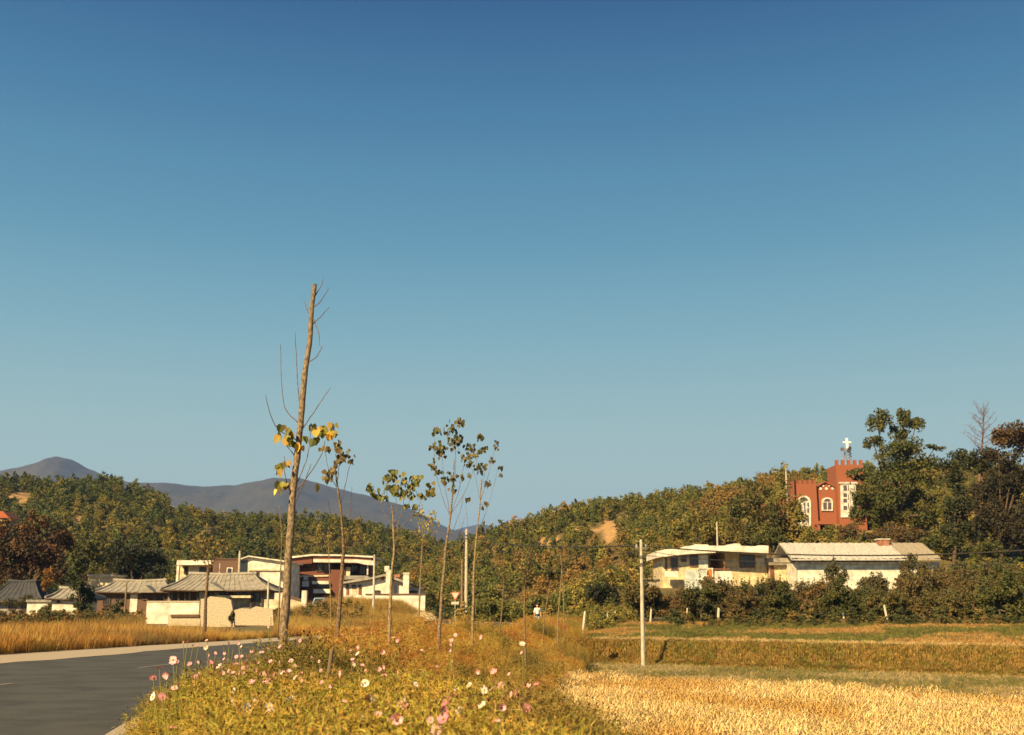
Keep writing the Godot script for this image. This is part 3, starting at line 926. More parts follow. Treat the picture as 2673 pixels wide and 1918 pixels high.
# ------------------------------------------------------------------ trees
func clump(mb: MB, c: Vector3, r: Vector3, n: int, size: float, cols: Array) -> void:
	var tint := pick(cols, 0.25)
	for i in n:
		var dir := rdir()
		var p := c + dir * r * pow(rg.randf(), 0.45)
		mb.col = tint.lerp(pick(cols, 0.25), 0.4)
		var al := (rdir() + dir * 0.5 + Vector3.DOWN * 0.1).normalized()
		var ac := al.cross(rdir()).normalized()
		var s := size * rg.randf_range(0.6, 1.35)
		mb.leaf(p - al * s * 0.5, al * s, ac * s * 0.7)

func lobe(mb: MB, c: Vector3, r: Vector3, density: float, size: float, cols: Array) -> void:
	var k := maxi(14, int(r.x * r.y * 3.2 / maxf(size * 6.0, 0.5)))
	k = mini(k, 34)
	for i in k:
		var dir := rdir()
		var q := c + dir * r * sqrt(rg.randf()) * 0.85
		var cr := r * rg.randf_range(0.28, 0.46)
		clump(mb, q, cr, int(density * 9.0 * (cr.x * cr.y + 0.02) / (size * size)), size, cols)

const DARK := [Color(0.022, 0.03, 0.01), Color(0.03, 0.036, 0.01), Color(0.016, 0.02, 0.008)]
const PINE := [Color(0.055, 0.07, 0.016), Color(0.085, 0.09, 0.018), Color(0.038, 0.052, 0.014), Color(0.12, 0.105, 0.022)]
const OLIVE := [Color(0.14, 0.135, 0.028), Color(0.19, 0.165, 0.034), Color(0.095, 0.1, 0.022), Color(0.24, 0.17, 0.04)]
const RUST := [Color(0.07, 0.035, 0.013), Color(0.04, 0.024, 0.011), Color(0.1, 0.043, 0.015), Color(0.038, 0.032, 0.011)]
const ORANGE := [Color(0.32, 0.14, 0.03), Color(0.25, 0.12, 0.03), Color(0.18, 0.1, 0.025)]
const BARK := Color(0.13, 0.09, 0.055)

func lobed_tree(called: String, label: String, category: String, group: String, d: float, base_px: float, lobes: Array, cols: Array, leaf_size: float, density := 1.5, trunk_r := 0.2, top_cols := []) -> Node3D:
	var b := at(base_px, 1590, d)
	var base := on_ground(b.x, d)
	var t := thing(called, base, label, category, group)
	var mb := MB.new()
	var tr := MB.new()
	tr.col = BARK
	var mid := Vector3.ZERO
	for q in lobes: mid += at(q[0], q[1], d) - base
	mid /= lobes.size()
	var fork := Vector3(mid.x * 0.3, mid.y * 0.45, 0)
	tr.tube([Vector3(0, -0.3, 0), fork * 0.5 + Vector3(0.05, 0, 0), fork], [trunk_r * 1.3, trunk_r, trunk_r * 0.8], 8)
	for q in lobes:
		var px_m := d / FOCAL / 1.0247
		var c := at(q[0], q[1], d) - base
		var r := Vector3(q[2] * px_m, q[3] * px_m, (q[2] + q[3]) * 0.5 * px_m)
		c.z += rg.randf_range(-0.6, 0.6) * r.x
		lobe(mb, c, r, density, leaf_size, top_cols if q.size() > 4 else cols)
		tr.tube([fork * 0.9, fork.lerp(c, 0.5) + Vector3(0, 0.2, 0), c], [trunk_r * 0.6, trunk_r * 0.4, trunk_r * 0.12], 5)
	obj("trunk", tr.done(mat(Color.WHITE, 0.95, "streak", 2.0)), t)
	obj("crown", mb.done(leafmat()), t)
	return t

func build_trees() -> void:
	# --- village trees
	lobed_tree("autumn_tree", "large dark rust brown tree with orange tips beside the hip roof", "tree", "", 122, 70, [[30, 1440, 75, 60], [110, 1420, 70, 60], [60, 1500, 80, 55], [150, 1480, 55, 50], [90, 1365, 40, 35, 1], [20, 1380, 40, 30, 1], [170, 1420, 40, 40], [-40, 1450, 60, 70]], RUST, 0.32, 1.6, 0.35, [Color(0.2, 0.085, 0.025), Color(0.12, 0.06, 0.02), Color(0.09, 0.07, 0.02)])
	lobed_tree("autumn_tree", "small bright orange tree standing before the dark rust brown tree", "tree", "", 104, 126, [[128, 1500, 14, 24], [122, 1525, 16, 18]], ORANGE, 0.2, 1.4, 0.08)
	lobed_tree("round_tree", "broad round very dark evergreen tree behind the tile roofs", "tree", "", 132, 350, [[340, 1440, 65, 42], [300, 1470, 45, 42], [390, 1462, 46, 48], [345, 1490, 80, 42], [405, 1500, 40, 32]], DARK, 0.3, 1.9, 0.35)
	lobed_tree("conifer", "narrow dark green conifer beside the white cottage", "tree", "", 87, 212, [[210, 1555, 36, 38], [205, 1510, 30, 35], [212, 1475, 22, 28], [214, 1585, 34, 22]], [Color(0.03, 0.042, 0.012), Color(0.05, 0.06, 0.016), Color(0.02, 0.03, 0.01)], 0.2, 1.6, 0.12)
	lobed_tree("leafy_tree", "olive green tree between the rust brown tree and the round dark tree", "tree", "", 140, 225, [[220, 1430, 42, 40], [245, 1465, 40, 40], [205, 1470, 36, 36]], [Color(0.06, 0.07, 0.018), Color(0.09, 0.085, 0.02)], 0.34, 1.5, 0.2)
	for q in [[60, 1566, 100, 44, 18, "low grey green bush before the dark hip roofed house"], [128, 1588, 92, 26, 20, "low grey green bush beside the small white cottage"], [845, 1590, 96, 26, 22, "round green bush before the blue truck"], [300, 1585, 88, 40, 16, "dim olive bush before the brown walled tile house"], [1110, 1562, 112, 36, 26, "dark green bush at the end of the white boundary wall"], [606, 1606, 69, 8, 16, "small dark sprig growing at the end of the rough plaster wall"]]:
		lobed_tree("bush", q[5], "bush", "", q[2], q[0], [[q[0] - q[3] * 0.35, q[1] + 6, q[3] * 0.65, q[4] * 0.8], [q[0] + q[3] * 0.35, q[1], q[3] * 0.65, q[4]]], PINE if q[0] > 700 else [Color(0.06, 0.065, 0.025), Color(0.09, 0.08, 0.03)], 0.16, 1.5, 0.05)
	# --- trees round the church
	lobed_tree("tall_pine", "tall dark pine with two rounded tops beside the church tower", "tree", "", 130, 2345, [[2290, 1105, 36, 44], [2284, 1150, 32, 26], [2362, 1088, 26, 34], [2390, 1110, 30, 32], [2350, 1130, 34, 30], [2330, 1180, 75, 42], [2262, 1238, 50, 26], [2222, 1236, 24, 16], [2360, 1235, 90, 46], [2440, 1168, 30, 11], [2425, 1210, 40, 24], [2300, 1290, 75, 52], [2400, 1300, 78, 55], [2330, 1345, 80, 45], [2425, 1350, 60, 45], [2265, 1310, 30, 40], [2243, 1290, 24, 36], [2236, 1345, 30, 36]], PINE, 0.3, 1.6, 0.4)
	lobed_tree("dense_tree", "dense dark green tree next to the tall double topped pine", "tree", "", 126, 2500, [[2510, 1190, 40, 30], [2490, 1235, 45, 45], [2540, 1210, 50, 45], [2500, 1300, 55, 55], [2530, 1370, 60, 45], [2470, 1390, 45, 35]], [Color(0.03, 0.042, 0.013), Color(0.045, 0.05, 0.014), Color(0.022, 0.028, 0.01)], 0.3, 1.6, 0.2)
	lobed_tree("dense_tree", "broad dark tree with brown tinged top at the edge of the wood", "tree", "", 122, 2620, [[2600, 1150, 46, 34, 1], [2650, 1130, 50, 32, 1], [2690, 1150, 50, 45, 1], [2620, 1200, 60, 50], [2680, 1240, 60, 60], [2590, 1270, 55, 50], [2650, 1320, 70, 60], [2590, 1370, 55, 50], [2680, 1400, 60, 45], [2630, 1250, 60, 50], [2560, 1330, 50, 50], [2640, 1395, 60, 45]], [Color(0.035, 0.03, 0.011), Color(0.05, 0.036, 0.012), Color(0.02, 0.022, 0.008)], 0.3, 1.8, 0.2, [Color(0.1, 0.055, 0.018), Color(0.07, 0.05, 0.015)])
	lobed_tree("broadleaf_tree", "tall olive yellow tree with pointed top beside the church turret", "tree", "", 136, 2030, [[2040, 1240, 22, 36], [2030, 1290, 44, 40], [2062, 1320, 36, 45], [2010, 1340, 50, 50], [2050, 1385, 46, 40], [2086, 1352, 26, 36], [2078, 1385, 40, 30], [2100, 1392, 30, 24]], OLIVE, 0.3, 1.3, 0.2)
	lobed_tree("broadleaf_tree", "broad olive green tree below the tall olive yellow tree", "tree", "", 132, 1950, [[1965, 1300, 55, 40], [1920, 1335, 50, 42], [1985, 1360, 55, 48], [1940, 1390, 60, 36]], [Color(0.09, 0.09, 0.022), Color(0.12, 0.1, 0.025), Color(0.06, 0.065, 0.018)], 0.3, 1.4, 0.2)
	lobed_tree("broadleaf_tree", "dark green tree right behind the lean to roof", "tree", "", 124, 2015, [[2012, 1395, 34, 36], [2040, 1410, 34, 24], [1985, 1412, 32, 24]], PINE, 0.26, 1.5, 0.16)
	lobed_tree("broadleaf_tree", "rounded olive tree on the slope above the farmhouse", "tree", "", 134, 1820, [[1820, 1360, 50, 36], [1780, 1385, 44, 32], [1860, 1385, 44, 34]], OLIVE, 0.3, 1.4, 0.18)
	for q in [[2330, 1392, 116, 78, 26, "brownish twiggy shrub above the shed roof ridge"], [2215, 1385, 122, 34, 30, "rusty green shrub below the church tower"], [2440, 1410, 114, 60, 30, "dark shrub at the end of the shed roof"], [2110, 1400, 132, 34, 22, "golden shrub below the church porch"], [2170, 1388, 140, 36, 20, "olive shrub hiding the foot of the church"], [2570, 1430, 112, 66, 26, "dark green shrub on the cut bank below the wood"]]:
		lobed_tree("shrub", q[5], "shrub", "", q[2], q[0], [[q[0] - q[3] * 0.45, q[1] + 6, q[3] * 0.6, q[4] * 0.8], [q[0] + q[3] * 0.45, q[1] + 4, q[3] * 0.6, q[4] * 0.85], [q[0], q[1], q[3] * 0.6, q[4]]], ([Color(0.1, 0.075, 0.03), Color(0.07, 0.06, 0.022), Color(0.13, 0.07, 0.025)] if q[0] in [2330, 2215] else PINE if q[0] != 2110 and q[0] != 2170 else OLIVE), 0.22, 1.4, 0.06)
	for q in [[2182, 1478, 97, 34, 40, "tall twiggy shrub before the white shed wall"], [2385, 1468, 96, 44, 36, "dark leafy shrub before the stained end of the shed roof"], [2280, 1508, 95, 54, 26, "broad grey green shrub before the shed wall"], [2500, 1490, 97, 60, 40, "broad dark shrub past the end of the shed"], [2610, 1480, 99, 70, 44, "dark brown green shrub at the foot of the wood"]]:
		lobed_tree("shrub", q[5], "shrub", "", q[2], q[0], [[q[0] - q[3] * 0.45, q[1] + 14, q[3] * 0.55, q[4] * 0.7], [q[0] + q[3] * 0.45, q[1] + 18, q[3] * 0.55, q[4] * 0.7], [q[0], q[1], q[3] * 0.45, q[4] * 0.8], [q[0], q[1] + 36, q[3] * 0.9, 26]], [Color(0.05, 0.055, 0.018), Color(0.075, 0.07, 0.02), Color(0.1, 0.08, 0.028)], 0.17, 1.1, 0.06)
	# bare tree on the skyline
	var bt := thing("bare_tree", on_ground(at(2555, 1590, 134).x, 134), "bare purplish twiggy tree standing above the dark wood", "tree")
	var tw := MB.new()
	tw.col = Color(0.16, 0.1, 0.1)
	var root := bt.position
	var forkp := at(2562, 1180, 134) - root
	tw.tube([Vector3.ZERO, forkp * 0.5, forkp], [0.28, 0.2, 0.13], 6)
	var crest := at(2566, 1050, 134) - root
	tw.tube([forkp, forkp.lerp(crest, 0.5) + Vector3(0.15, 0, 0), crest], [0.13, 0.08, 0.02], 5)
	for k in 26:
		var u := k / 26.0
		var st := forkp.lerp(crest, u * 0.85)
		var side := Vector3(cos(k * 2.4), 0, sin(k * 2.4)) * lerpf(2.9, 0.9, u) * rg.randf_range(0.7, 1.1)
		var tip := st + side + Vector3(0, rg.randf_range(0.8, 1.8), 0)
		var m := st.lerp(tip, 0.5) - Vector3(0, 0.15, 0)
		tw.tube([st, m, tip], [0.05, 0.035, 0.014], 4)
		for j in 8:
			var a := st.lerp(m, 0.5).lerp(tip, rg.randf())
			tw.tube([a, a + Vector3(rg.randf_range(-0.6, 0.6), rg.randf_range(0, 0.6), rg.randf_range(-0.6, 0.6))], [0.018, 0.01], 3)
	obj("trunk", tw.done(mat(Color.WHITE, 0.95, "")), bt)

	# --- orchard: low spreading apple trees in rows
	var protos := []
	for v in 5:
		var mb := MB.new()
		var tr := MB.new()
		tr.col = Color(0.2, 0.16, 0.11)
		tr.tube([Vector3(0, -0.2, 0), Vector3(0.06, 0.35, 0.02), Vector3(0, 0.8, 0)], [0.11, 0.09, 0.08], 7)
		var pal: Array = [PINE, [Color(0.06, 0.06, 0.02), Color(0.1, 0.08, 0.025), Color(0.14, 0.09, 0.03)], [Color(0.045, 0.055, 0.015), Color(0.08, 0.075, 0.02)], [Color(0.12, 0.085, 0.03), Color(0.16, 0.09, 0.03), Color(0.07, 0.06, 0.02)], [Color(0.06, 0.07, 0.02), Color(0.09, 0.085, 0.024), Color(0.12, 0.08, 0.02)]][v]
		for k in 13:
			var a := TAU * k / 6.5 + rg.randf()
			var c := Vector3(cos(a) * rg.randf_range(0.4, 1.2), rg.randf_range(0.55, 2.4), sin(a) * rg.randf_range(0.4, 1.2))
			lobe(mb, c, Vector3(rg.randf_range(0.55, 0.9), rg.randf_range(0.4, 0.65), 0.7), 1.3, 0.15, pal)
			tr.tube([Vector3(0, 0.75, 0), c * 0.55 + Vector3(0, 0.3, 0), c], [0.05, 0.035, 0.015], 5)
			# young upright shoots
			for j in 3:
				var s := c + Vector3(rg.randf_range(-0.4, 0.4), 0.2, rg.randf_range(-0.4, 0.4))
				clump(mb, s + Vector3(0, 0.35, 0), Vector3(0.08, 0.4, 0.08), 14, 0.13, pal)
		var t := thing("apple_tree", Vector3.ZERO, "low spreading apple tree", "tree", "apple trees of the orchard rows")
		obj("trunk", tr.done(mat(Color.WHITE, 0.95, "streak", 2.0)), t)
		obj("crown", mb.done(leafmat()), t)
		protos.append(t)
	var used := [false, false, false, false, false]
	for row in [[71.0, 12.0, 40.0], [75.5, 9.0, 44.0], [80.0, 9.5, 46.0], [85.0, 11.0, 48.0], [90.0, 14.0, 52.0], [95.5, 17.0, 40.0]]:
		var x: float = row[1]
		while x < row[2]:
			var d: float = row[0] + rg.randf_range(-1.0, 1.0) - maxf(0.0, x - 14.0) * 0.22 * float(row[0] < 82.0)
			var v := rg.randi() % 5
			var o: Node3D = protos[v] if not used[v] else copy(protos[v])
			used[v] = true
			o.set_meta("label", "low %s apple tree in the %s" % [["dark green", "brownish olive", "deep green", "rusty brown", "yellowish green"][v], "front orchard row along the terrace grass" if row[0] < 73.0 else "middle orchard rows behind the front trees" if row[0] < 88.0 else "back orchard rows below the farm buildings"])
			o.position = on_ground(x + rg.randf_range(-0.4, 0.4), d)
			o.rotation.y = rg.randf() * TAU
			var s := rg.randf_range(0.78, 1.32) * (0.82 if x < 31.0 else 1.0)
			if x > 29.0 and d > 83.0: s *= 1.15
			o.scale = Vector3(s * rg.randf_range(0.85, 1.15), s * rg.randf_range(0.85, 1.12), s)
			x += rg.randf_range(2.2, 4.0)

	# --- roadside shrubs beyond the bend
	var hp := []
	for v in 2:
		var mb := MB.new()
		for k in 6: lobe(mb, Vector3(rg.randf_range(-0.9, 0.9), rg.randf_range(0.4, 1.5), rg.randf_range(-0.7, 0.7)), Vector3(0.8, 0.6, 0.7), 1.4, 0.17, [Color(0.11, 0.12, 0.025), Color(0.16, 0.15, 0.03), Color(0.075, 0.085, 0.02)])
		var t := thing("hedge_shrub", Vector3.ZERO, "yellow green hedge shrub lining the road beyond the bend", "shrub", "hedge shrubs beyond the bend")
		obj("foliage", mb.done(leafmat()), t)
		hp.append(t)
	var i := 0
	for px in [1262, 1296, 1330, 1362, 1395, 1428, 1452, 1478]:
		var o: Node3D = hp[i] if i < 2 else copy(hp[i % 2])
		var d := 118.0 - i * 1.2
		var b := at(px, 1590, d)
		o.position = on_ground(b.x, d)
		o.rotation.y = i * 1.3
		o.scale = Vector3.ONE * rg.randf_range(1.15, 1.4)
		i += 1
	lobed_tree("bush", "dark green bush in the hollow under the scrub slope", "bush", "", 104, 1565, [[1545, 1550, 30, 30], [1590, 1555, 34, 30], [1565, 1535, 28, 24]], DARK, 0.2, 1.5, 0.08)

	# --- woods on the hills and scrub on the slope: masses
	var pines := []
	for v in 4:
		var mb := MB.new()
		for k in 6:
			var y := 1.2 + k * 0.55
			lobe(mb, Vector3(rg.randf_range(-0.6, 0.6), y, rg.randf_range(-0.6, 0.6)), Vector3(1.25 - k * 0.12, 0.6, 1.25 - k * 0.12), 0.75, 0.4, [Color(1, 1, 1), Color(0.75, 0.8, 0.8), Color(1.2, 1.1, 1.0)])
		mb.col = Color(1.2, 0.9, 0.8)
		mb.tube([Vector3(0, -1, 0), Vector3(0, 2, 0)], [0.12, 0.08], 4)
		pines.append(mb.done(leafmat(0.2)))
	for side in [["left", 12500, "green pine wood covering the hill behind the village", "pine_wood"], ["right", 8500, "mixed pine and autumn scrub covering the sandy hill", "hill_scrub"]]:
		var xf := [[], [], [], []]
		var cs := [[], [], [], []]
		var spots: Array = hill_points[side[0]][3]
		for k in side[1]:
			var p := hill_at(side[0], rg.randf(), pow(rg.randf(), 0.75))
			if is_tan(p, spots) or is_tan(p + Vector3(0, 2.6, 0), spots): continue
			var dens := patchy.get_noise_2d(p.x * 0.35, p.z * 0.35)
			var c: Color
			if side[0] == "left":
				c = pick([Color(0.075, 0.095, 0.012), Color(0.105, 0.115, 0.014), Color(0.14, 0.13, 0.018), Color(0.05, 0.072, 0.014)], 0.3)
				if dens > 0.18: c = pick([Color(0.2, 0.16, 0.025), Color(0.16, 0.145, 0.018)], 0.3)
			else:
				c = pick([Color(0.11, 0.12, 0.02), Color(0.16, 0.155, 0.025), Color(0.07, 0.09, 0.018), Color(0.19, 0.155, 0.03)], 0.3)
				if dens > 0.3: c = pick([Color(0.25, 0.15, 0.035), Color(0.2, 0.14, 0.03)])
			var v: int = rg.randi() % 4
			var s := pow(rg.randf(), 1.6) * 0.85 + 0.42
			s *= 1.0 if side[0] == "left" else 0.8
			xf[v].append(Transform3D(Basis(Vector3.UP, rg.randf() * TAU).scaled(Vector3(s, s * rg.randf_range(0.75, 1.15), s)), p - Vector3(0, 0.4, 0)))
			cs[v].append(c)
		scatter(side[3], pines, xf, cs, side[2], "wood" if side[0] == "left" else "scrub", "trees")
	var wx := [[], [], [], []]
	var wc := [[], [], [], []]
	for k in 420:
		var d := rg.randf_range(76, 90)
		var b := at(rg.randf_range(-60, 370) if k < 330 else rg.randf_range(700, 960), 1590, d)
		var v: int = rg.randi() % 4
		var s := rg.randf_range(0.1, 0.26)
		wx[v].append(Transform3D(Basis(Vector3.UP, rg.randf() * TAU).scaled(Vector3(s * 1.5, s, s * 1.5)), on_ground(b.x, d) - Vector3(0, 0.12, 0)))
		wc[v].append(pick([Color(0.12, 0.11, 0.03), Color(0.2, 0.13, 0.04), Color(0.08, 0.085, 0.025), Color(0.26, 0.16, 0.05)]))
	scatter("village_weeds", pines, wx, wc, "low olive and brown weeds before the village walls", "weeds")
	# scrub between the orchard, the road and the hill
	var sx := [[], [], [], []]
	var sc := [[], [], [], []]
	var n := 0
	while n < 4200:
		var d := rg.randf_range(104, 190) if n < 3000 else rg.randf_range(66, 108)
		var x := rg.randf_range(-6, 80) if n < 3000 else rg.randf_range(3, 15)
		n += 1
		if x < near_edge(d) + 3.0: continue
		var q := on_ground(x, d)
		var s2 := project(q)
		if d < 128.0 and s2.x > 1670.0 and s2.x < 2500.0: continue
		if d > 141.0 and d < 168.0 and s2.x > 2060.0 and s2.x < 2270.0: continue
		if patchy.get_noise_2d(x * 1.3, d * 1.3) > 0.28: continue
		if d > 145.0 and is_tan(q + Vector3(0, 1.5, 0), hill_points["right"][3]): continue
		var v: int = rg.randi() % 4
		var s := rg.randf_range(0.28, 0.62) * (1.0 if n <= 3000 else 0.42)
		if n > 3000 and x > 5.0 + (d - 66.0) * 0.35 and d < 84.0: continue
		sx[v].append(Transform3D(Basis(Vector3.UP, rg.randf() * TAU).scaled(Vector3(s * 1.3, s, s * 1.3)), q - Vector3(0, 0.35, 0)))
		sc[v].append(pick([Color(0.19, 0.17, 0.032), Color(0.24, 0.2, 0.04), Color(0.13, 0.135, 0.024), Color(0.28, 0.2, 0.05), Color(0.085, 0.1, 0.02)]))
	for k in 380:
		var x := rg.randf_range(9.0, 42.0)
		var d := rg.randf_range(63.5, 73.0) - maxf(0.0, x - 14.0) * 0.2
		var v: int = rg.randi() % 4
		var s := rg.randf_range(0.1, 0.3) * (1.0 if d > 68.0 - maxf(0.0, x - 14.0) * 0.2 else 0.6)
		sx[v].append(Transform3D(Basis(Vector3.UP, rg.randf() * TAU).scaled(Vector3(s * 1.7, s, s * 1.5)), on_ground(x, d) - Vector3(0, 0.2, 0)))
		sc[v].append(pick([Color(0.06, 0.07, 0.018), Color(0.1, 0.1, 0.022), Color(0.18, 0.13, 0.035), Color(0.04, 0.05, 0.014)]))
	scatter("slope_scrub", pines, sx, sc, "olive and tan scrub on the slope between road and farm", "scrub")

# ------------------------------------------------------------------ young roadside poplars
const LEAF_GREEN := [Color(0.1, 0.12, 0.03), Color(0.15, 0.15, 0.035), Color(0.07, 0.08, 0.025), Color(0.19, 0.16, 0.04)]
func heart(mb: MB, p: Vector3, size: float) -> void:      # a hanging poplar leaf with a fold along its rib
	var down := (Vector3.DOWN + rdir() * 0.55).normalized()
	var ac := down.cross(rdir()).normalized()
	var fold := down.cross(ac) * 0.18
	var o := [Vector2(0, 0), Vector2(0.32, -0.08), Vector2(0.52, 0.22), Vector2(0.42, 0.6), Vector2(0, 1.05)]
	for s in [-1.0, 1.0]:
		for i in 3:
			var a := p
			var b: Vector3 = p + (ac * s * o[i + 1].x + down * o[i + 1].y + fold * o[i + 1].x) * size
			var e: Vector3 = p + (ac * s * o[i + 2].x + down * o[i + 2].y + fold * o[i + 2].x) * size
			mb.tri(a, b, e)

# trunk: pixels from the top of the grass upwards; shoots: [from, via, to]; clusters: [px, py, leaves, spread]
func sapling(label: String, d: float, trunk: Array, r0: float, r1: float, shoots: Array, clusters: Array, leaf: float, bark: Color, leafcols: Array, single := false, called := "young_poplar") -> Node3D:
	var p0 := at(trunk[0][0], trunk[0][1], d)
	var p1 := at(trunk[1][0], trunk[1][1], d)
	var gy := ground_y(p0.x, d)
	var k := (p0.y - gy) / maxf(p1.y - p0.y, 0.1)
	var base := Vector3(p0.x + (p0.x - p1.x) * minf(k, 1.0) * 0.6, gy, -d)
	var t := thing(called, base, label, "tree", "young roadside poplars")
	var mb := MB.new()
	mb.col = bark
	var pts := PackedVector3Array([Vector3(0, -0.15, 0)])
	var fn := FastNoiseLite.new()
	fn.frequency = 0.9
	for q in trunk: pts.append(at(q[0], q[1], d) - base)
	# resample with small bends and knots
	var fine := PackedVector3Array()
	var rr := PackedFloat32Array()
	for i in pts.size() - 1:
		for j in 6:
			var p := pts[i].lerp(pts[i + 1], j / 6.0)
			fine.append(p + Vector3(fn.get_noise_2d(p.y, d), 0, fn.get_noise_2d(p.y, d + 50)) * r0 * 0.3)
	fine.append(pts[-1])
	var high := pts[-1].y
	for p in fine: rr.append(lerpf(r0, r1, clampf(p.y / high, 0, 1)) * (1.0 + 0.1 * fn.get_noise_2d(p.y * 9.0, 3.0) + (0.14 if rg.randf() < 0.12 else 0.0)))
	mb.tube(fine, rr, 10)
	var bm := mat(Color.WHITE, 0.95, "bark", 3.0)
	bm.uv1_scale = Vector3(3.0, 1.4, 3.0)
	obj("trunk", mb.done(bm), t)
	for s in shoots:
		var sb := MB.new()
		sb.col = Color(bark.r * 0.7, bark.g * 0.62, bark.b * 0.62)
		var sp := PackedVector3Array()
		var depth := rg.randf_range(-0.03, 0.03) * d
		for i in s.size(): sp.append(at(s[i][0], s[i][1], d + depth * i / s.size()) - base)
		var bent := PackedVector3Array()
		for i in sp.size() - 1:
			for j in 4: bent.append(sp[i].cubic_interpolate(sp[i + 1], sp[maxi(i - 1, 0)], sp[mini(i + 2, sp.size() - 1)], j / 4.0) + rdir() * 0.0004 * d)
		bent.append(sp[-1])
		sp = bent
		var rad := PackedFloat32Array()
		for i in sp.size(): rad.append(lerpf(maxf(r1 * 0.26, 0.007), maxf(r1 * 0.1, 0.0035), float(i) / (sp.size() - 1)))
		sb.tube(sp, rad, 5)
		obj("branch", sb.done(bm), t)
	if clusters.size():
		var lm := leafmat(0.5)
		var all := MB.new()
		for c in clusters:
			for i in int(ceil(c[2] * (1.5 if single else 2.3))):
				var mbl := MB.new() if single else all
				mbl.col = pick(leafcols if c.size() < 5 else [c[4]])
				var q := at(c[0] + rg.randfn(0, c[3]), c[1] + rg.randfn(0, c[3]), d + rg.randf_range(-0.2, 0.2)) - base
				heart(mbl, q, leaf * 1.1 * rg.randf_range(0.7, 1.25))
				if single:
					obj("leaf", mbl.done(lm), t)
		if not single: obj("leaves", all.done(lm), t)
	return t

func fan(px: float, py: float, n: int, wide: float, tall: float) -> Array:
	var a := []
	for i in n:
		var f := rg.randf_range(-1, 1)
		var hgt := tall * rg.randf_range(0.5, 1.0)
		a.append([[px, py + rg.randf_range(-20, 30)], [px + f * wide * 0.55, py - hgt * 0.4], [px + f * wide, py - hgt]])
	return a

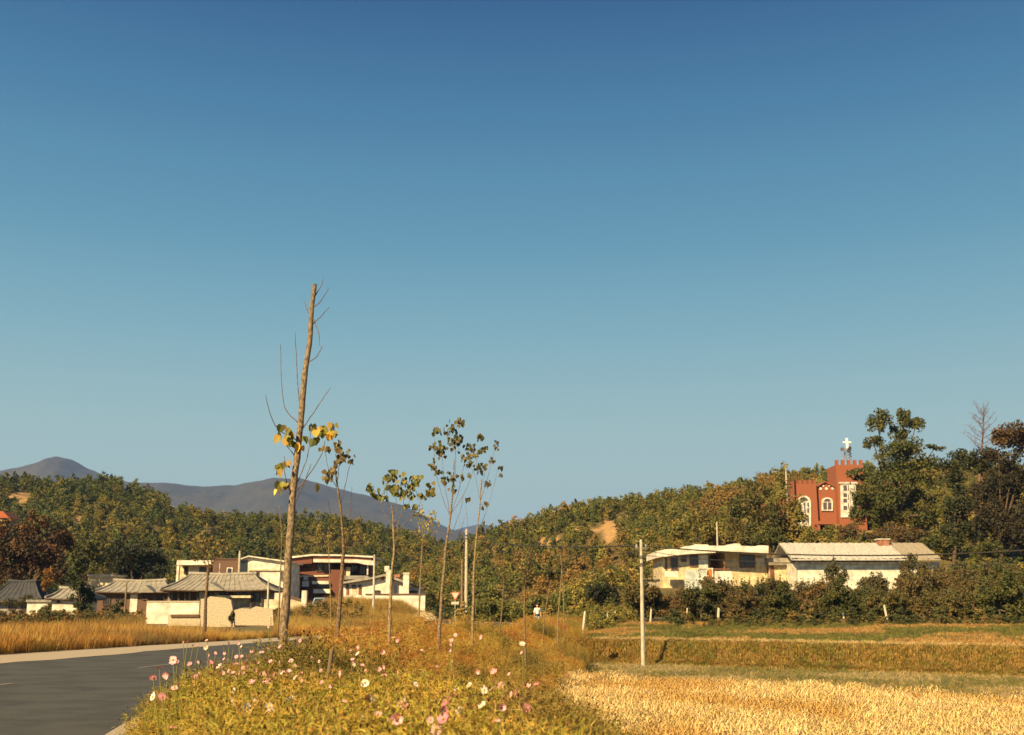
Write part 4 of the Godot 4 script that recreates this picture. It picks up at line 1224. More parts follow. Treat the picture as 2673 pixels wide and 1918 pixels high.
func build_saplings() -> void:
	var tan_bark := Color(0.33, 0.25, 0.16)
	var pale := Color(0.42, 0.31, 0.18)
	var Y := Color(0.6, 0.34, 0.04)
	var g := [Color(0.2, 0.2, 0.04), Color(0.28, 0.24, 0.05), Color(0.12, 0.13, 0.03), Color(0.34, 0.22, 0.05)]
	sapling("tall lopped poplar trunk with a few big yellow green leaves", 14.0,
		[[740, 1680], [748, 1560], [757, 1400], [768, 1260], [781, 1130], [795, 1000], [808, 880], [822, 742]], 0.059, 0.029,
		[[[787, 1102], [777, 995], [771, 868]], [[784, 1108], [751, 1075], [738, 1030], [732, 899]], [[780, 1150], [727, 1120], [705, 1076], [694, 1032]], [[790, 1118], [831, 1058], [862, 1012]], [[813, 849], [838, 825], [860, 803]], [[806, 945], [828, 928], [842, 903]], [[824, 770], [836, 750], [844, 728]], [[820, 800], [838, 785], [858, 752]], [[776, 1200], [750, 1165], [735, 1150]], [[768, 1290], [809, 1235], [842, 1179], [848, 1150]], [[770, 1270], [800, 1200], [812, 1120]], [[764, 1300], [745, 1240], [742, 1190]], [[816, 830], [832, 870], [836, 905]], [[766, 1320], [790, 1270], [812, 1210]], [[806, 815], [800, 802], [793, 784]]],
		[[722, 1130, 2, 5], [737, 1120, 2, 5], [757, 1122, 2, 5], [760, 1136, 2, 5], [748, 1146, 3, 6], [764, 1150, 2, 4], [795, 1138, 2, 5], [788, 1165, 2, 4, Y], [821, 1146, 1, 3], [812, 1110, 1, 3], [826, 1112, 3, 6], [834, 1132, 2, 4], [843, 1110, 2, 4], [866, 1106, 3, 5], [868, 1122, 2, 4], [862, 1134, 2, 3, Y], [740, 1205, 2, 4], [722, 1220, 2, 4], [752, 1203, 1, 2], [730, 1262, 1, 2], [748, 1264, 2, 4], [727, 1276, 2, 4, Color(0.55, 0.45, 0.08)], [829, 1265, 1, 2]], 0.088, tan_bark, g, true)
	sapling("thin crooked poplar with brown leaf tufts behind the lopped trunk", 20.0, [[878, 1690], [888, 1560], [897, 1440], [891, 1330], [880, 1260], [872, 1220]], 0.055, 0.014,
		[[[897, 1430], [912, 1370], [919, 1270]], [[893, 1400], [868, 1360], [855, 1300]], [[888, 1320], [905, 1250], [915, 1205]], [[880, 1270], [860, 1240], [850, 1180]], [[880, 1262], [886, 1210], [890, 1170]], [[896, 1440], [925, 1400], [930, 1350]]],
		[[849, 1168, 5, 6], [884, 1163, 5, 7], [893, 1182, 7, 8], [914, 1198, 4, 5], [880, 1203, 4, 6], [864, 1230, 6, 6], [861, 1244, 6, 6]], 0.075, Color(0.25, 0.17, 0.1), [Color(0.16, 0.12, 0.05), Color(0.2, 0.18, 0.06), Color(0.1, 0.07, 0.03)])
	sapling("slim poplar with a flat fan of green leaves before the chimney house", 24.0, [[1016, 1665], [1020, 1529], [1029, 1430], [1027, 1370], [1024, 1320]], 0.048, 0.014,
		[[[1027, 1375], [1005, 1340], [975, 1290]], [[1027, 1380], [1035, 1330], [1030, 1240]], [[1027, 1372], [1060, 1330], [1082, 1265]], [[1028, 1390], [1070, 1350], [1115, 1285]], [[1026, 1360], [1012, 1310], [1008, 1250]], [[1028, 1385], [1048, 1340], [1055, 1290]]],
		[[966, 1272, 6, 6], [980, 1288, 7, 7], [998, 1298, 6, 6], [1006, 1248, 6, 6], [1028, 1228, 6, 7], [1028, 1244, 5, 6], [1026, 1274, 7, 7], [1012, 1272, 4, 6], [1050, 1286, 6, 7], [1056, 1252, 6, 7], [1078, 1262, 7, 8], [1089, 1248, 5, 6], [1100, 1295, 5, 6], [1117, 1274, 5, 6], [1124, 1284, 4, 5], [1060, 1316, 2, 3], [1084, 1322, 2, 4], [1072, 1280, 5, 8], [1040, 1280, 5, 8]], 0.085, pale, LEAF_GREEN)
	sapling("tallest leafy poplar with forked crown of dark leaves", 27.0, [[1146, 1649], [1155, 1529], [1164, 1430], [1176, 1342], [1182, 1280], [1186, 1200]], 0.052, 0.014,
		[[[1176, 1342], [1160, 1260], [1154, 1170]], [[1177, 1345], [1200, 1270], [1215, 1200], [1228, 1165]], [[1178, 1330], [1188, 1230], [1190, 1130], [1202, 1095]], [[1175, 1350], [1150, 1280], [1134, 1215], [1136, 1130]], [[1164, 1430], [1140, 1410], [1122, 1370]], [[1166, 1440], [1195, 1410], [1212, 1350]], [[1178, 1340], [1215, 1280], [1250, 1190]], [[1166, 1420], [1200, 1340], [1210, 1290]], [[1162, 1440], [1135, 1420], [1120, 1330]]],
		[[1134, 1126, 4, 5], [1146, 1122, 4, 5], [1135, 1172, 4, 6], [1152, 1160, 8, 8], [1149, 1180, 5, 5], [1164, 1130, 4, 5], [1184, 1116, 7, 8], [1198, 1094, 5, 6], [1208, 1102, 3, 4], [1197, 1144, 5, 6], [1180, 1148, 5, 6], [1190, 1160, 4, 6], [1130, 1212, 6, 6], [1144, 1228, 4, 6], [1166, 1250, 6, 7], [1178, 1244, 4, 6], [1180, 1270, 3, 6], [1210, 1190, 6, 6], [1228, 1165, 6, 7], [1240, 1182, 8, 8], [1256, 1138, 6, 6], [1262, 1172, 5, 6], [1220, 1210, 5, 7], [1252, 1218, 5, 6], [1204, 1246, 2, 4], [1224, 1238, 2, 4]], 0.085, tan_bark, [Color(0.07, 0.085, 0.03), Color(0.11, 0.11, 0.035), Color(0.05, 0.055, 0.025), Color(0.14, 0.1, 0.04)])
	sapling("thin poplar with scattered leaves next to the tallest leafy one", 32.0, [[1234, 1629], [1238, 1470], [1245, 1390], [1253, 1310], [1257, 1250]], 0.05, 0.014,
		[[[1240, 1470], [1225, 1400], [1216, 1320]], [[1252, 1310], [1275, 1240], [1292, 1165]], [[1252, 1300], [1240, 1240], [1222, 1210]], [[1255, 1280], [1270, 1220], [1284, 1200]], [[1246, 1390], [1270, 1330], [1300, 1225]], [[1240, 1440], [1210, 1400], [1200, 1360]]],
		[[1294, 1162, 6, 5], [1286, 1200, 4, 4], [1308, 1220, 3, 3], [1306, 1238, 2, 2], [1270, 1258, 5, 5], [1266, 1318, 4, 4], [1222, 1302, 4, 4], [1264, 1362, 2, 3], [1256, 1220, 6, 8]], 0.085, pale, [Color(0.1, 0.08, 0.04), Color(0.13, 0.12, 0.04), Color(0.06, 0.05, 0.03)])
	sapling("bare forked sapling before the hedge shrubs", 40.0, [[1306, 1641], [1312, 1570], [1316, 1510]], 0.04, 0.018, fan(1316, 1515, 8, 40, 70), [], 0.06, Color(0.25, 0.18, 0.09), LEAF_GREEN)
	sapling("bare crooked sapling rising over the person on the verge", 34.0, [[1371, 1667], [1368, 1600], [1370, 1515], [1384, 1455], [1374, 1400], [1371, 1378]], 0.045, 0.012, fan(1372, 1500, 9, 50, 90) + fan(1382, 1450, 6, 36, 60), [[1372, 1380, 6, 6]], 0.07, Color(0.3, 0.21, 0.1), OLIVE)
	sapling("slanting sapling with one dark leaf tuft at its top", 50.0, [[1420, 1618], [1430, 1560], [1438, 1512]], 0.04, 0.016, fan(1437, 1520, 5, 16, 40), [[1435, 1497, 26, 6]], 0.11, Color(0.32, 0.2, 0.09), DARK)
	sapling("bare pale sapling with spreading twigs near the scrub slope", 52.0, [[1457, 1605], [1462, 1550], [1467, 1480], [1462, 1440]], 0.045, 0.016, fan(1466, 1480, 10, 46, 90), [], 0.07, Color(0.38, 0.27, 0.13), LEAF_GREEN)
	sapling("second bare pale sapling close to the spreading one", 54.0, [[1472, 1600], [1470, 1540], [1468, 1490]], 0.035, 0.016, fan(1469, 1495, 5, 22, 60), [], 0.07, Color(0.36, 0.25, 0.12), LEAF_GREEN)
	sapling("thin bare sapling close behind the lopped trunk", 46.0, [[728, 1600], [732, 1500], [736, 1400], [730, 1320]], 0.04, 0.012, fan(733, 1400, 8, 36, 80), [], 0.07, Color(0.34, 0.25, 0.13), LEAF_GREEN)
	sapling("sapling with orange brown twigs before the traditional house", 41.0, [[534, 1656], [538, 1560], [545, 1475]], 0.075, 0.035, fan(546, 1475, 16, 52, 90), [[546, 1430, 60, 24]], 0.08, Color(0.22, 0.14, 0.07), [Color(0.24, 0.15, 0.04), Color(0.18, 0.12, 0.035), Color(0.14, 0.11, 0.03)])
	sapling("slender sapling with pale yellow leaves at the end of the white boundary wall", 88.0, [[1094, 1590], [1098, 1500], [1104, 1390], [1100, 1340]], 0.08, 0.024, fan(1103, 1430, 10, 46, 90), [[1094, 1338, 26, 10], [1130, 1350, 24, 12], [1112, 1375, 16, 10]], 0.15, Color(0.36, 0.27, 0.13), [Color(0.28, 0.24, 0.06), Color(0.2, 0.18, 0.05), Color(0.34, 0.26, 0.08)])
	sapling("thin bare sapling before the brick shop balcony", 62.0, [[864, 1610], [862, 1520], [858, 1440], [856, 1385]], 0.035, 0.012, fan(858, 1440, 6, 26, 60), [], 0.07, Color(0.4, 0.3, 0.15), LEAF_GREEN)

# ------------------------------------------------------------------ poles, wires, signs, posts, truck
func pole(label: String, called: String, px: float, py_top: float, d: float, py_low: float, r: float, m: Material, group := "", fittings := true) -> Node3D:
	var top := at(px, py_top, d)
	var low := at(px, py_low, d)
	var t := thing(called, Vector3(low.x, minf(low.y, ground_y(low.x, d)), -d), label, "utility pole", group)
	var mb := MB.new()
	var tp := Vector3(top.x, top.y, -d) - t.position
	tp.x = (top.x - low.x) * 0.3
	mb.tube([Vector3(0, -0.3, 0), tp * 0.5, tp], [r * 1.25, r * 1.05, r * 0.8], 10)
	obj("shaft", mb.done(m), t)
	if fittings:
		var arm := MB.new()
		arm.box(tp + Vector3(-0.28, -0.45, -0.05), tp + Vector3(0.28, -0.37, 0.05))
		obj("crossarm", arm.done(mat(Color(0.2, 0.17, 0.14), 0.8)), t)
		for x in [-0.22, 0.22]:
			var ins := MB.new()
			ins.tube([tp + Vector3(x, -0.37, 0), tp + Vector3(x, -0.3, 0), tp + Vector3(x, -0.22, 0)], [0.03, 0.06, 0.03], 7)
			obj("insulator", ins.done(mat(Color(0.5, 0.48, 0.44), 0.4)), t)
		for y in [-0.75, -1.1]:
			var st := MB.new()
			st.tube([tp + Vector3(0, y, 0), tp + Vector3(0, y - 0.16, 0)], [r * 1.1, r * 1.1], 10)
			obj("steel_band", st.done(mat(Color(0.12, 0.11, 0.1), 0.6)), t)
	return t

func wire(label: String, a: Vector3, b: Vector3, sag: float, r := 0.034) -> void:
	var mb := MB.new()
	var pts := PackedVector3Array()
	var rr := PackedFloat32Array()
	var base := a
	for i in 17:
		var t := i / 16.0
		pts.append(a.lerp(b, t) - Vector3(0, sag * 4.0 * t * (1.0 - t), 0) - base)
		rr.append(r)
	mb.tube(pts, rr, 5)
	var o := obj("utility_wire", mb.done(mat(Color(0.03, 0.028, 0.025), 0.6, "")))
	o.position = base
	tag(o, label, "wire", "overhead wires")

func build_street_things() -> void:
	var concrete := mat(Color(0.6, 0.55, 0.44), 0.9, "streak", 1.2)
	var timber := mat(Color(0.25, 0.18, 0.1), 0.9, "streak", 1.2)
	pole("pale concrete pole standing alone on the paddy bund", "utility_pole", 1679, 1408, 52, 1731, 0.085, concrete)
	pole("white concrete pole beside the timber pole where the hills meet", "utility_pole", 1217, 1380, 136, 1560, 0.19, concrete)
	pole("short timber pole next to the white concrete pole", "timber_pole", 1206, 1462, 137, 1560, 0.16, timber, "", false)
	pole("slim pale pole before the curved roof of the chimney house", "utility_pole", 975, 1447, 88, 1595, 0.09, concrete, "", false)
	pole("pale pole standing between the brown block and the white hall", "utility_pole", 622, 1437, 112, 1560, 0.13, concrete, "", false)
	pole("short pale pole before the brown brick block", "utility_pole", 571, 1470, 114, 1560, 0.08, concrete, "", false)
	pole("thin white pole between the traditional house and the rubble wall", "utility_pole", 697, 1510, 78, 1640, 0.07, concrete, "", false)
	pole("leaning pale post before the white door of the tile house", "utility_pole", 327, 1520, 86, 1595, 0.07, timber, "", false)
	pole("slim pole rising behind the farmhouse roof", "utility_pole", 1876, 1362, 122, 1540, 0.1, concrete, "", false)
	pole("white pole beside the church turret", "utility_pole", 2058, 1208, 147, 1400, 0.13, concrete, "", false)
	pole("pale concrete pole at the end of the orchard", "utility_pole", 2960, 1395, 50, 1720, 0.085, concrete)
	var a := at(1671, 1424, 52)
	var b := at(2960, 1412, 50)
	wire("black wire from the lone concrete pole along the orchard", a, b, 0.55)
	wire("lower black wire from the lone concrete pole along the orchard", a - Vector3(0, 0.45, 0), b - Vector3(0, 0.8, 0), 0.35, 0.014)
	wire("black wire from the lone pole to the pole where the hills meet", a, at(1217, 1398, 136), 0.5)
	wire("thin black wire running below the other toward the hills", a - Vector3(0, 0.3, 0), at(1217, 1412, 136), 0.8, 0.014)
	wire("service wire from the shed eave to the farmhouse roof", at(2010, 1432, 111), at(2140, 1462, 107), 0.25, 0.018)
	wire("black service wire from the lone pole to the shed eave", a - Vector3(0, 0.2, 0), at(2150, 1461, 107), 0.5, 0.014)
	# give-way sign
	var p := at(1188, 1600, 130)
	var t := thing("give_way_sign", on_ground(p.x, 130), "triangular white road sign with red border above a small plate", "road sign")
	var mb := MB.new()
	var top := at(1188, 1543, 130).y - t.position.y
	mb.tube([Vector3(0, -0.2, 0), Vector3(0, top, 0)], [0.048, 0.048], 8)
	obj("post", mb.done(concrete), t)
	for f in [["border", 0.6, 0.06, Color(0.55, 0.12, 0.05)], ["face", 0.42, 0.075, Color(0.78, 0.72, 0.6)]]:
		var s := MB.new()
		var cy := top - 0.42
		s.slab(PackedVector2Array([Vector2(-f[1], cy + f[1] * 0.58), Vector2(f[1], cy + f[1] * 0.58), Vector2(0, cy - f[1] * 1.16)]), f[2], 0.05)
		obj(f[0], s.done(mat(f[3], 0.6)), t)
	var pl := MB.new()
	pl.box(Vector3(-0.45, top - 1.5, 0.05), Vector3(0.45, top - 1.2, 0.07))
	obj("plate", pl.done(mat(Color(0.72, 0.68, 0.58), 0.6)), t)
	# white posts
	var whitewash := mat(Color(0.72, 0.66, 0.52), 0.9, "streak", 3.0)
	for q in [[1519, 1641, 1527, 1597, 58, 0.07, "short whitewashed post leaning at the end of the path"], [1874, 1626, 1876, 1588, 70, 0.09, "thick whitewashed prop under the orchard branches"], [1791, 1628, 1794, 1588, 71, 0.05, "slim pale prop under the orchard branches"], [1697, 1622, 1700, 1590, 72, 0.07, "pale stake beside the lone concrete pole's orchard edge"], [2318, 1632, 2308, 1580, 67, 0.075, "leaning whitewashed prop before the orchard"], [2204, 1630, 2201, 1600, 68, 0.07, "short stout stake in the tan grass before the orchard"], [2549, 1590, 2545, 1572, 69, 0.08, "pale prop showing high in the dark orchard leaves"], [1603, 1612, 1606, 1596, 78, 0.06, "stubby pale stake among the rusty weeds"], [1584, 1622, 1586, 1600, 76, 0.06, "second stubby pale stake among the rusty weeds"], [1980, 1628, 1984, 1612, 70, 0.05, "low thin stake below the dark orchard leaves"]]:
		var lo := at(q[0], q[1], q[4])
		var hi := at(q[2], q[3], q[4])
		var po := thing("wooden_post", Vector3(lo.x, ground_y(lo.x, q[4]), -q[4]), q[6], "post", "posts and props by the orchard")
		var m := MB.new()
		var l := hi - po.position
		m.tube([Vector3(0, -0.2, 0), l * 0.5, l, l + l.normalized() * 0.04], [q[5], q[5] * 0.95, q[5] * 0.9, q[5] * 0.5], 8)
		obj("shaft", m.done(whitewash), po)
	# broken stake among the cosmos
	var lo := on_ground(at(852, 1800, 10).x, 10)
	var st := thing("broken_stake", lo, "broken wooden stake among the cosmos", "stake")
	var sm := MB.new()
	sm.tube([Vector3(0, -0.1, 0), at(858, 1770, 10) - lo, at(866, 1700, 10) - lo, at(872, 1688, 10) - lo], [0.026, 0.024, 0.02, 0.008], 7)
	obj("shaft", sm.done(timber), st)
	# straw heap
	var hp := at(1105, 1590, 92)
	var hb := on_ground(hp.x, 92)
	var heap := MB.new()
	var htop := 0.75
	heap.col = Color(0.72, 0.6, 0.36)
	for i in 700:
		var u := rg.randf() * TAU
		var v := sqrt(rg.randf())
		var q := Vector3(cos(u) * v * 0.75, htop * (1.0 - v * v) * 0.97, sin(u) * v * 0.7)
		heap.leaf(q, Vector3(rg.randf_range(-1, 1), rg.randf_range(-0.4, 0.4), rg.randf_range(-1, 1)) * 0.2, Vector3(0.02, 0.05, 0.02))
	for k in 24:
		var a0 := TAU * k / 24.0
		var a1 := TAU * (k + 1) / 24.0
		for j in 5:
			var v0 := j / 5.0
			var v1 := (j + 1) / 5.0
			var f := func(aa: float, v: float) -> Vector3: return Vector3(cos(aa) * v * 0.75, htop * (1.0 - v * v) * 0.95, sin(aa) * v * 0.7)
			heap.quad_out(f.call(a0, v0), f.call(a1, v0), f.call(a1, v1), f.call(a0, v1), Vector3.UP)
	var ho := obj("straw_heap", heap.done(mat(Color.WHITE, 0.95, "fine", 2.0)))
	ho.position = hb + Vector3(0, 0.35, 0)
	ho.scale = Vector3(1.5, 1.0, 1.4)
	tag(ho, "pale straw heap at the roadside before the chimney house", "straw heap")
	# small blue truck in front of the brick shop
	var tp := at(838, 1590, 118)
	var tk := thing("small_truck", on_ground(tp.x, 118), "light blue small truck parked before the brick shop", "truck")
	tk.rotation.y = -0.5
	var blue := mat(Color(0.16, 0.3, 0.5), 0.35, "")
	blue.clearcoat_enabled = true
	var dark := mat(Color(0.03, 0.035, 0.04), 0.15, "")
	var rubber := mat(Color(0.02, 0.02, 0.02), 0.9, "")
	var cab := MB.new()
	cab.slab(PackedVector2Array([Vector2(-0.75, 0.45), Vector2(-0.75, 1.75), Vector2(0.3, 1.8), Vector2(0.72, 1.1), Vector2(0.78, 0.45)]), 0.7, -0.7)
	var cabo := obj("cab", cab.done(blue), tk)
	cabo.rotation.y = -PI / 2
	var ws := MB.new()
	ws.quad_out(Vector3(-0.58, 1.16, 0.705), Vector3(0.58, 1.16, 0.705), Vector3(0.52, 1.72, 0.365), Vector3(-0.52, 1.72, 0.365), Vector3(0, 0.4, 1))
	obj("windscreen", ws.done(dark), tk)
	for s in [-1.0, 1.0]:
		var sw := MB.new()
		sw.box(Vector3(s * 0.702 - 0.01, 1.15, -0.4), Vector3(s * 0.702 + 0.01, 1.65, 0.3))
		obj("side_window", sw.done(dark), tk)
		var hl := MB.new()
		hl.tube([Vector3(s * 0.5, 0.78, 0.74), Vector3(s * 0.5, 0.78, 0.8)], [0.11, 0.1], 10)
		obj("headlight", hl.done(mat(Color(0.7, 0.7, 0.65), 0.2, "")), tk)
		for z in [0.35, -2.2]:
			var wh := MB.new()
			wh.tube([Vector3(s * 0.72, 0.28, z), Vector3(s * 0.54, 0.28, z)], [0.28, 0.28], 14)
			var wo := obj("wheel", wh.done(rubber), tk)
			var rim := MB.new()
			rim.tube([Vector3(s * 0.725, 0.28, z), Vector3(s * 0.7, 0.28, z)], [0.15, 0.15], 10)
			obj("rim", rim.done(mat(Color(0.45, 0.45, 0.45), 0.4, "")), wo)
	var bed := MB.new()
	bed.box(Vector3(-0.72, 0.5, -3.0), Vector3(0.72, 0.6, -0.8))
	for b2 in [[Vector3(-0.72, 0.6, -3.0), Vector3(-0.67, 0.95, -0.8)], [Vector3(0.67, 0.6, -3.0), Vector3(0.72, 0.95, -0.8)], [Vector3(-0.67, 0.6, -3.0), Vector3(0.67, 0.95, -2.95)]]: bed.box(b2[0], b2[1])
	obj("cargo_bed", bed.done(blue), tk)
	var bumper := MB.new()
	bumper.box(Vector3(-0.72, 0.36, 0.74), Vector3(0.72, 0.5, 0.85))
	obj("bumper", bumper.done(mat(Color(0.5, 0.5, 0.48), 0.4, "")), tk)

# ------------------------------------------------------------------ the person on the verge
func field(p: Vector3, bones: Array, grow: float, k: float) -> float:
	var acc := 0.0
	for b in bones:
		var a: Vector3 = b[0]
		var ab: Vector3 = b[1] - a
		var t := clampf((p - a).dot(ab) / maxf(ab.length_squared(), 1e-8), 0, 1)
		var dist := p.distance_to(a + ab * t) - lerpf(b[2], b[3], t) - grow
		acc += exp(-dist / k)
	return -k * log(maxf(acc, 1e-30))

func nets(mb: MB, bones: Array, grow: float, cell: float, k := 0.018, ylo := -9.0, yhi := 9.0) -> void:
	var lo := Vector3(9, 9, 9)
	var hi := -lo
	for b in bones:
		for e in 2:
			var r: float = b[2 + e] + grow + cell * 2.0
			lo = lo.min(b[e] - Vector3(r, r, r)); hi = hi.max(b[e] + Vector3(r, r, r))
	lo.y = maxf(lo.y, ylo); hi.y = minf(hi.y, yhi)
	var n := Vector3i((hi - lo) / cell) + Vector3i(2, 2, 2)
	var f := PackedFloat32Array()
	f.resize(n.x * n.y * n.z)
	for z in n.z:
		for y in n.y:
			for x in n.x:
				var p := lo + Vector3(x, y, z) * cell
				var v := field(p, bones, grow, k)
				if ylo > -8.0: v = maxf(v, ylo + cell * 1.5 - p.y)
				if yhi < 8.0: v = maxf(v, p.y - yhi + cell * 1.5)
				f[x + n.x * (y + n.y * z)] = v
	var vid := {}
	var pos := PackedVector3Array()
	var nor := PackedVector3Array()
	var off := [0, 1, n.x, n.x + 1, n.x * n.y, n.x * n.y + 1, n.x * n.y + n.x, n.x * n.y + n.x + 1]
	for z in n.z - 1:
		for y in n.y - 1:
			for x in n.x - 1:
				var i := x + n.x * (y + n.y * z)
				var mask := 0
				for c in 8:
					if f[i + off[c]] < 0.0: mask |= 1 << c
				if mask == 0 or mask == 255: continue
				var sum := Vector3.ZERO
				var cnt := 0
				for e in [[0, 1], [2, 3], [4, 5], [6, 7], [0, 2], [1, 3], [4, 6], [5, 7], [0, 4], [1, 5], [2, 6], [3, 7]]:
					var va := f[i + off[e[0]]]
					var vb := f[i + off[e[1]]]
					if (va < 0.0) == (vb < 0.0): continue
					var t := va / (va - vb)
					var pa := Vector3(e[0] & 1, (e[0] >> 1) & 1, e[0] >> 2)
					var pb := Vector3(e[1] & 1, (e[1] >> 1) & 1, e[1] >> 2)
					sum += pa.lerp(pb, t)
					cnt += 1
				var g := Vector3(f[i + off[1]] - f[i] + f[i + off[7]] - f[i + off[6]], f[i + off[2]] - f[i] + f[i + off[7]] - f[i + off[5]], f[i + off[4]] - f[i] + f[i + off[7]] - f[i + off[3]])
				vid[i] = pos.size()
				pos.append(lo + (Vector3(x, y, z) + sum / cnt) * cell)
				nor.append(g.normalized())
	for z in range(1, n.z - 1):
		for y in range(1, n.y - 1):
			for x in range(1, n.x - 1):
				var i := x + n.x * (y + n.y * z)
				for ax in [[1, n.x, n.x * n.y], [n.x, n.x * n.y, 1], [n.x * n.y, 1, n.x]]:
					if (f[i] < 0.0) == (f[i + ax[0]] < 0.0): continue
					var q := [i, i - ax[1], i - ax[1] - ax[2], i - ax[2]]
					if not (vid.has(q[0]) and vid.has(q[1]) and vid.has(q[2]) and vid.has(q[3])): continue
					var w := [vid[q[0]], vid[q[1]], vid[q[2]], vid[q[3]]]
					mb.smooth_tri(pos[w[0]], pos[w[1]], pos[w[2]], nor[w[0]], nor[w[1]], nor[w[2]])
					mb.smooth_tri(pos[w[0]], pos[w[2]], pos[w[3]], nor[w[0]], nor[w[2]], nor[w[3]])

func build_person() -> void:
	var b := at(1403, 1630, 88)
	var t := thing("person", on_ground(b.x, 88), "person in white top with dark jacket at the waist and pale blue trousers", "person")
	t.rotation.y = 0.25
	t.scale = Vector3.ONE * 1.04
	var V := func(x: float, y: float, z: float) -> Vector3: return Vector3(x, y, z)
	var torso := [[V.call(0, 1.28, 0), V.call(0, 1.04, 0.01), 0.135, 0.115], [V.call(0, 1.04, 0.01), V.call(0, 0.9, 0), 0.115, 0.135], [V.call(-0.15, 1.36, 0), V.call(0.15, 1.36, 0), 0.062, 0.062], [V.call(-0.07, 1.25, 0.02), V.call(0.07, 1.25, 0.02), 0.11, 0.11]]
	var upper := []
	var fore := []
	var legs := []
	var shoes := []
	var hands := []
	for s in [-1.0, 1.0]:
		var el: Vector3 = V.call(s * 0.25, 1.09, -0.02)
		var wr: Vector3 = V.call(s * 0.25, 0.85, 0.07)
		upper.append([V.call(s * 0.18, 1.35, 0), el, 0.052, 0.042])
		fore.append([el, wr, 0.041, 0.027])
		legs.append([V.call(s * 0.085, 0.88, 0), V.call(s * 0.1, 0.48, 0.03 * s), 0.085, 0.056])
		legs.append([V.call(s * 0.1, 0.48, 0.03 * s), V.call(s * 0.105, 0.1, 0.02 * s - 0.02), 0.055, 0.036])
		shoes.append([V.call(s * 0.105, 0.045, 0.02 * s - 0.05), V.call(s * 0.125, 0.035, 0.02 * s + 0.13), 0.042, 0.034])
		var palm: Vector3 = wr + Vector3(0, -0.08, 0.025)
		hands.append([wr, palm, 0.026, 0.03])
		hands.append([palm + Vector3(0, 0, -0.02), palm + Vector3(0, -0.005, 0.025), 0.022, 0.02])
		for fg in 4:
			var rt: Vector3 = palm + Vector3(0, -0.015, -0.027 + fg * 0.019)
			var lng: float = [0.06, 0.075, 0.08, 0.072][fg]
			var kn: Vector3 = rt + Vector3(-s * 0.008, -lng * 0.5, 0.004)
			hands.append([rt, kn, 0.0095, 0.009])
			hands.append([kn, kn + Vector3(-s * 0.022, -lng * 0.45, 0.006), 0.009, 0.007])
		var th: Vector3 = wr + Vector3(-s * 0.01, -0.05, 0.045)
		hands.append([th, th + Vector3(-s * 0.012, -0.035, 0.025), 0.011, 0.0095])
		hands.append([th + Vector3(-s * 0.012, -0.035, 0.025), th + Vector3(-s * 0.016, -0.062, 0.024), 0.0095, 0.008])
	var head := [[V.call(0, 1.40, -0.01), V.call(0, 1.50, 0.005), 0.052, 0.05], [V.call(0, 1.60, -0.01), V.call(0, 1.645, -0.015), 0.088, 0.084], [V.call(0, 1.535, 0.03), V.call(0, 1.57, 0.03), 0.05, 0.065], [V.call(0, 1.585, 0.085), V.call(0, 1.565, 0.103), 0.011, 0.014]]
	for s in [-1.0, 1.0]: head.append([V.call(s * 0.088, 1.6, -0.01), V.call(s * 0.09, 1.57, -0.01), 0.016, 0.011])
	var skin := mat(Color(0.5, 0.29, 0.18), 0.6, "")
	var mb := MB.new()
	nets(mb, torso + upper + fore + legs + head, 0.0, 0.02)
	for s in 2: nets(mb, hands.slice(s * 12, s * 12 + 12), 0.0, 0.006, 0.004)
	obj("body", mb.done(skin), t)
	var shirt := MB.new()
	nets(shirt, torso + upper, 0.014, 0.02, 0.018, 0.92, 1.43)
	obj("white_top", shirt.done(mat(Color(0.75, 0.73, 0.7), 0.85, "")), t)
	var jacket := MB.new()
	nets(jacket, torso + legs, 0.028, 0.02, 0.018, 0.78, 1.0)
	obj("dark_jacket", jacket.done(mat(Color(0.04, 0.05, 0.1), 0.85, "")), t)
	var tro := MB.new()
	nets(tro, [torso[1]] + legs, 0.016, 0.02, 0.018, 0.05, 1.0)
	obj("trousers", tro.done(mat(Color(0.35, 0.42, 0.48), 0.85, "")), t)
	var sh := MB.new()
	nets(sh, shoes, 0.004, 0.012, 0.01)
	obj("shoes", sh.done(mat(Color(0.05, 0.04, 0.035), 0.6, "")), t)
	var hair := MB.new()
	nets(hair, [[V.call(0, 1.655, -0.03), V.call(0, 1.66, 0.02), 0.09, 0.075], [V.call(0, 1.6, -0.055), V.call(0, 1.54, -0.05), 0.075, 0.055]], 0.006, 0.014)
	obj("hair", hair.done(mat(Color(0.012, 0.01, 0.009), 0.5, "")), t)
	for s in [-1.0, 1.0]:
		var ey := MB.new()
		ey.tube([Vector3(s * 0.034, 1.605, 0.066), Vector3(s * 0.034, 1.605, 0.078)], [0.011, 0.006], 8)
		obj("eye", ey.done(mat(Color(0.03, 0.02, 0.02), 0.3, "")), t)
	var mo := MB.new()
	mo.box(Vector3(-0.024, 1.536, 0.085), Vector3(0.024, 1.545, 0.1))
	obj("mouth", mo.done(mat(Color(0.35, 0.12, 0.1), 0.6, "")), t)

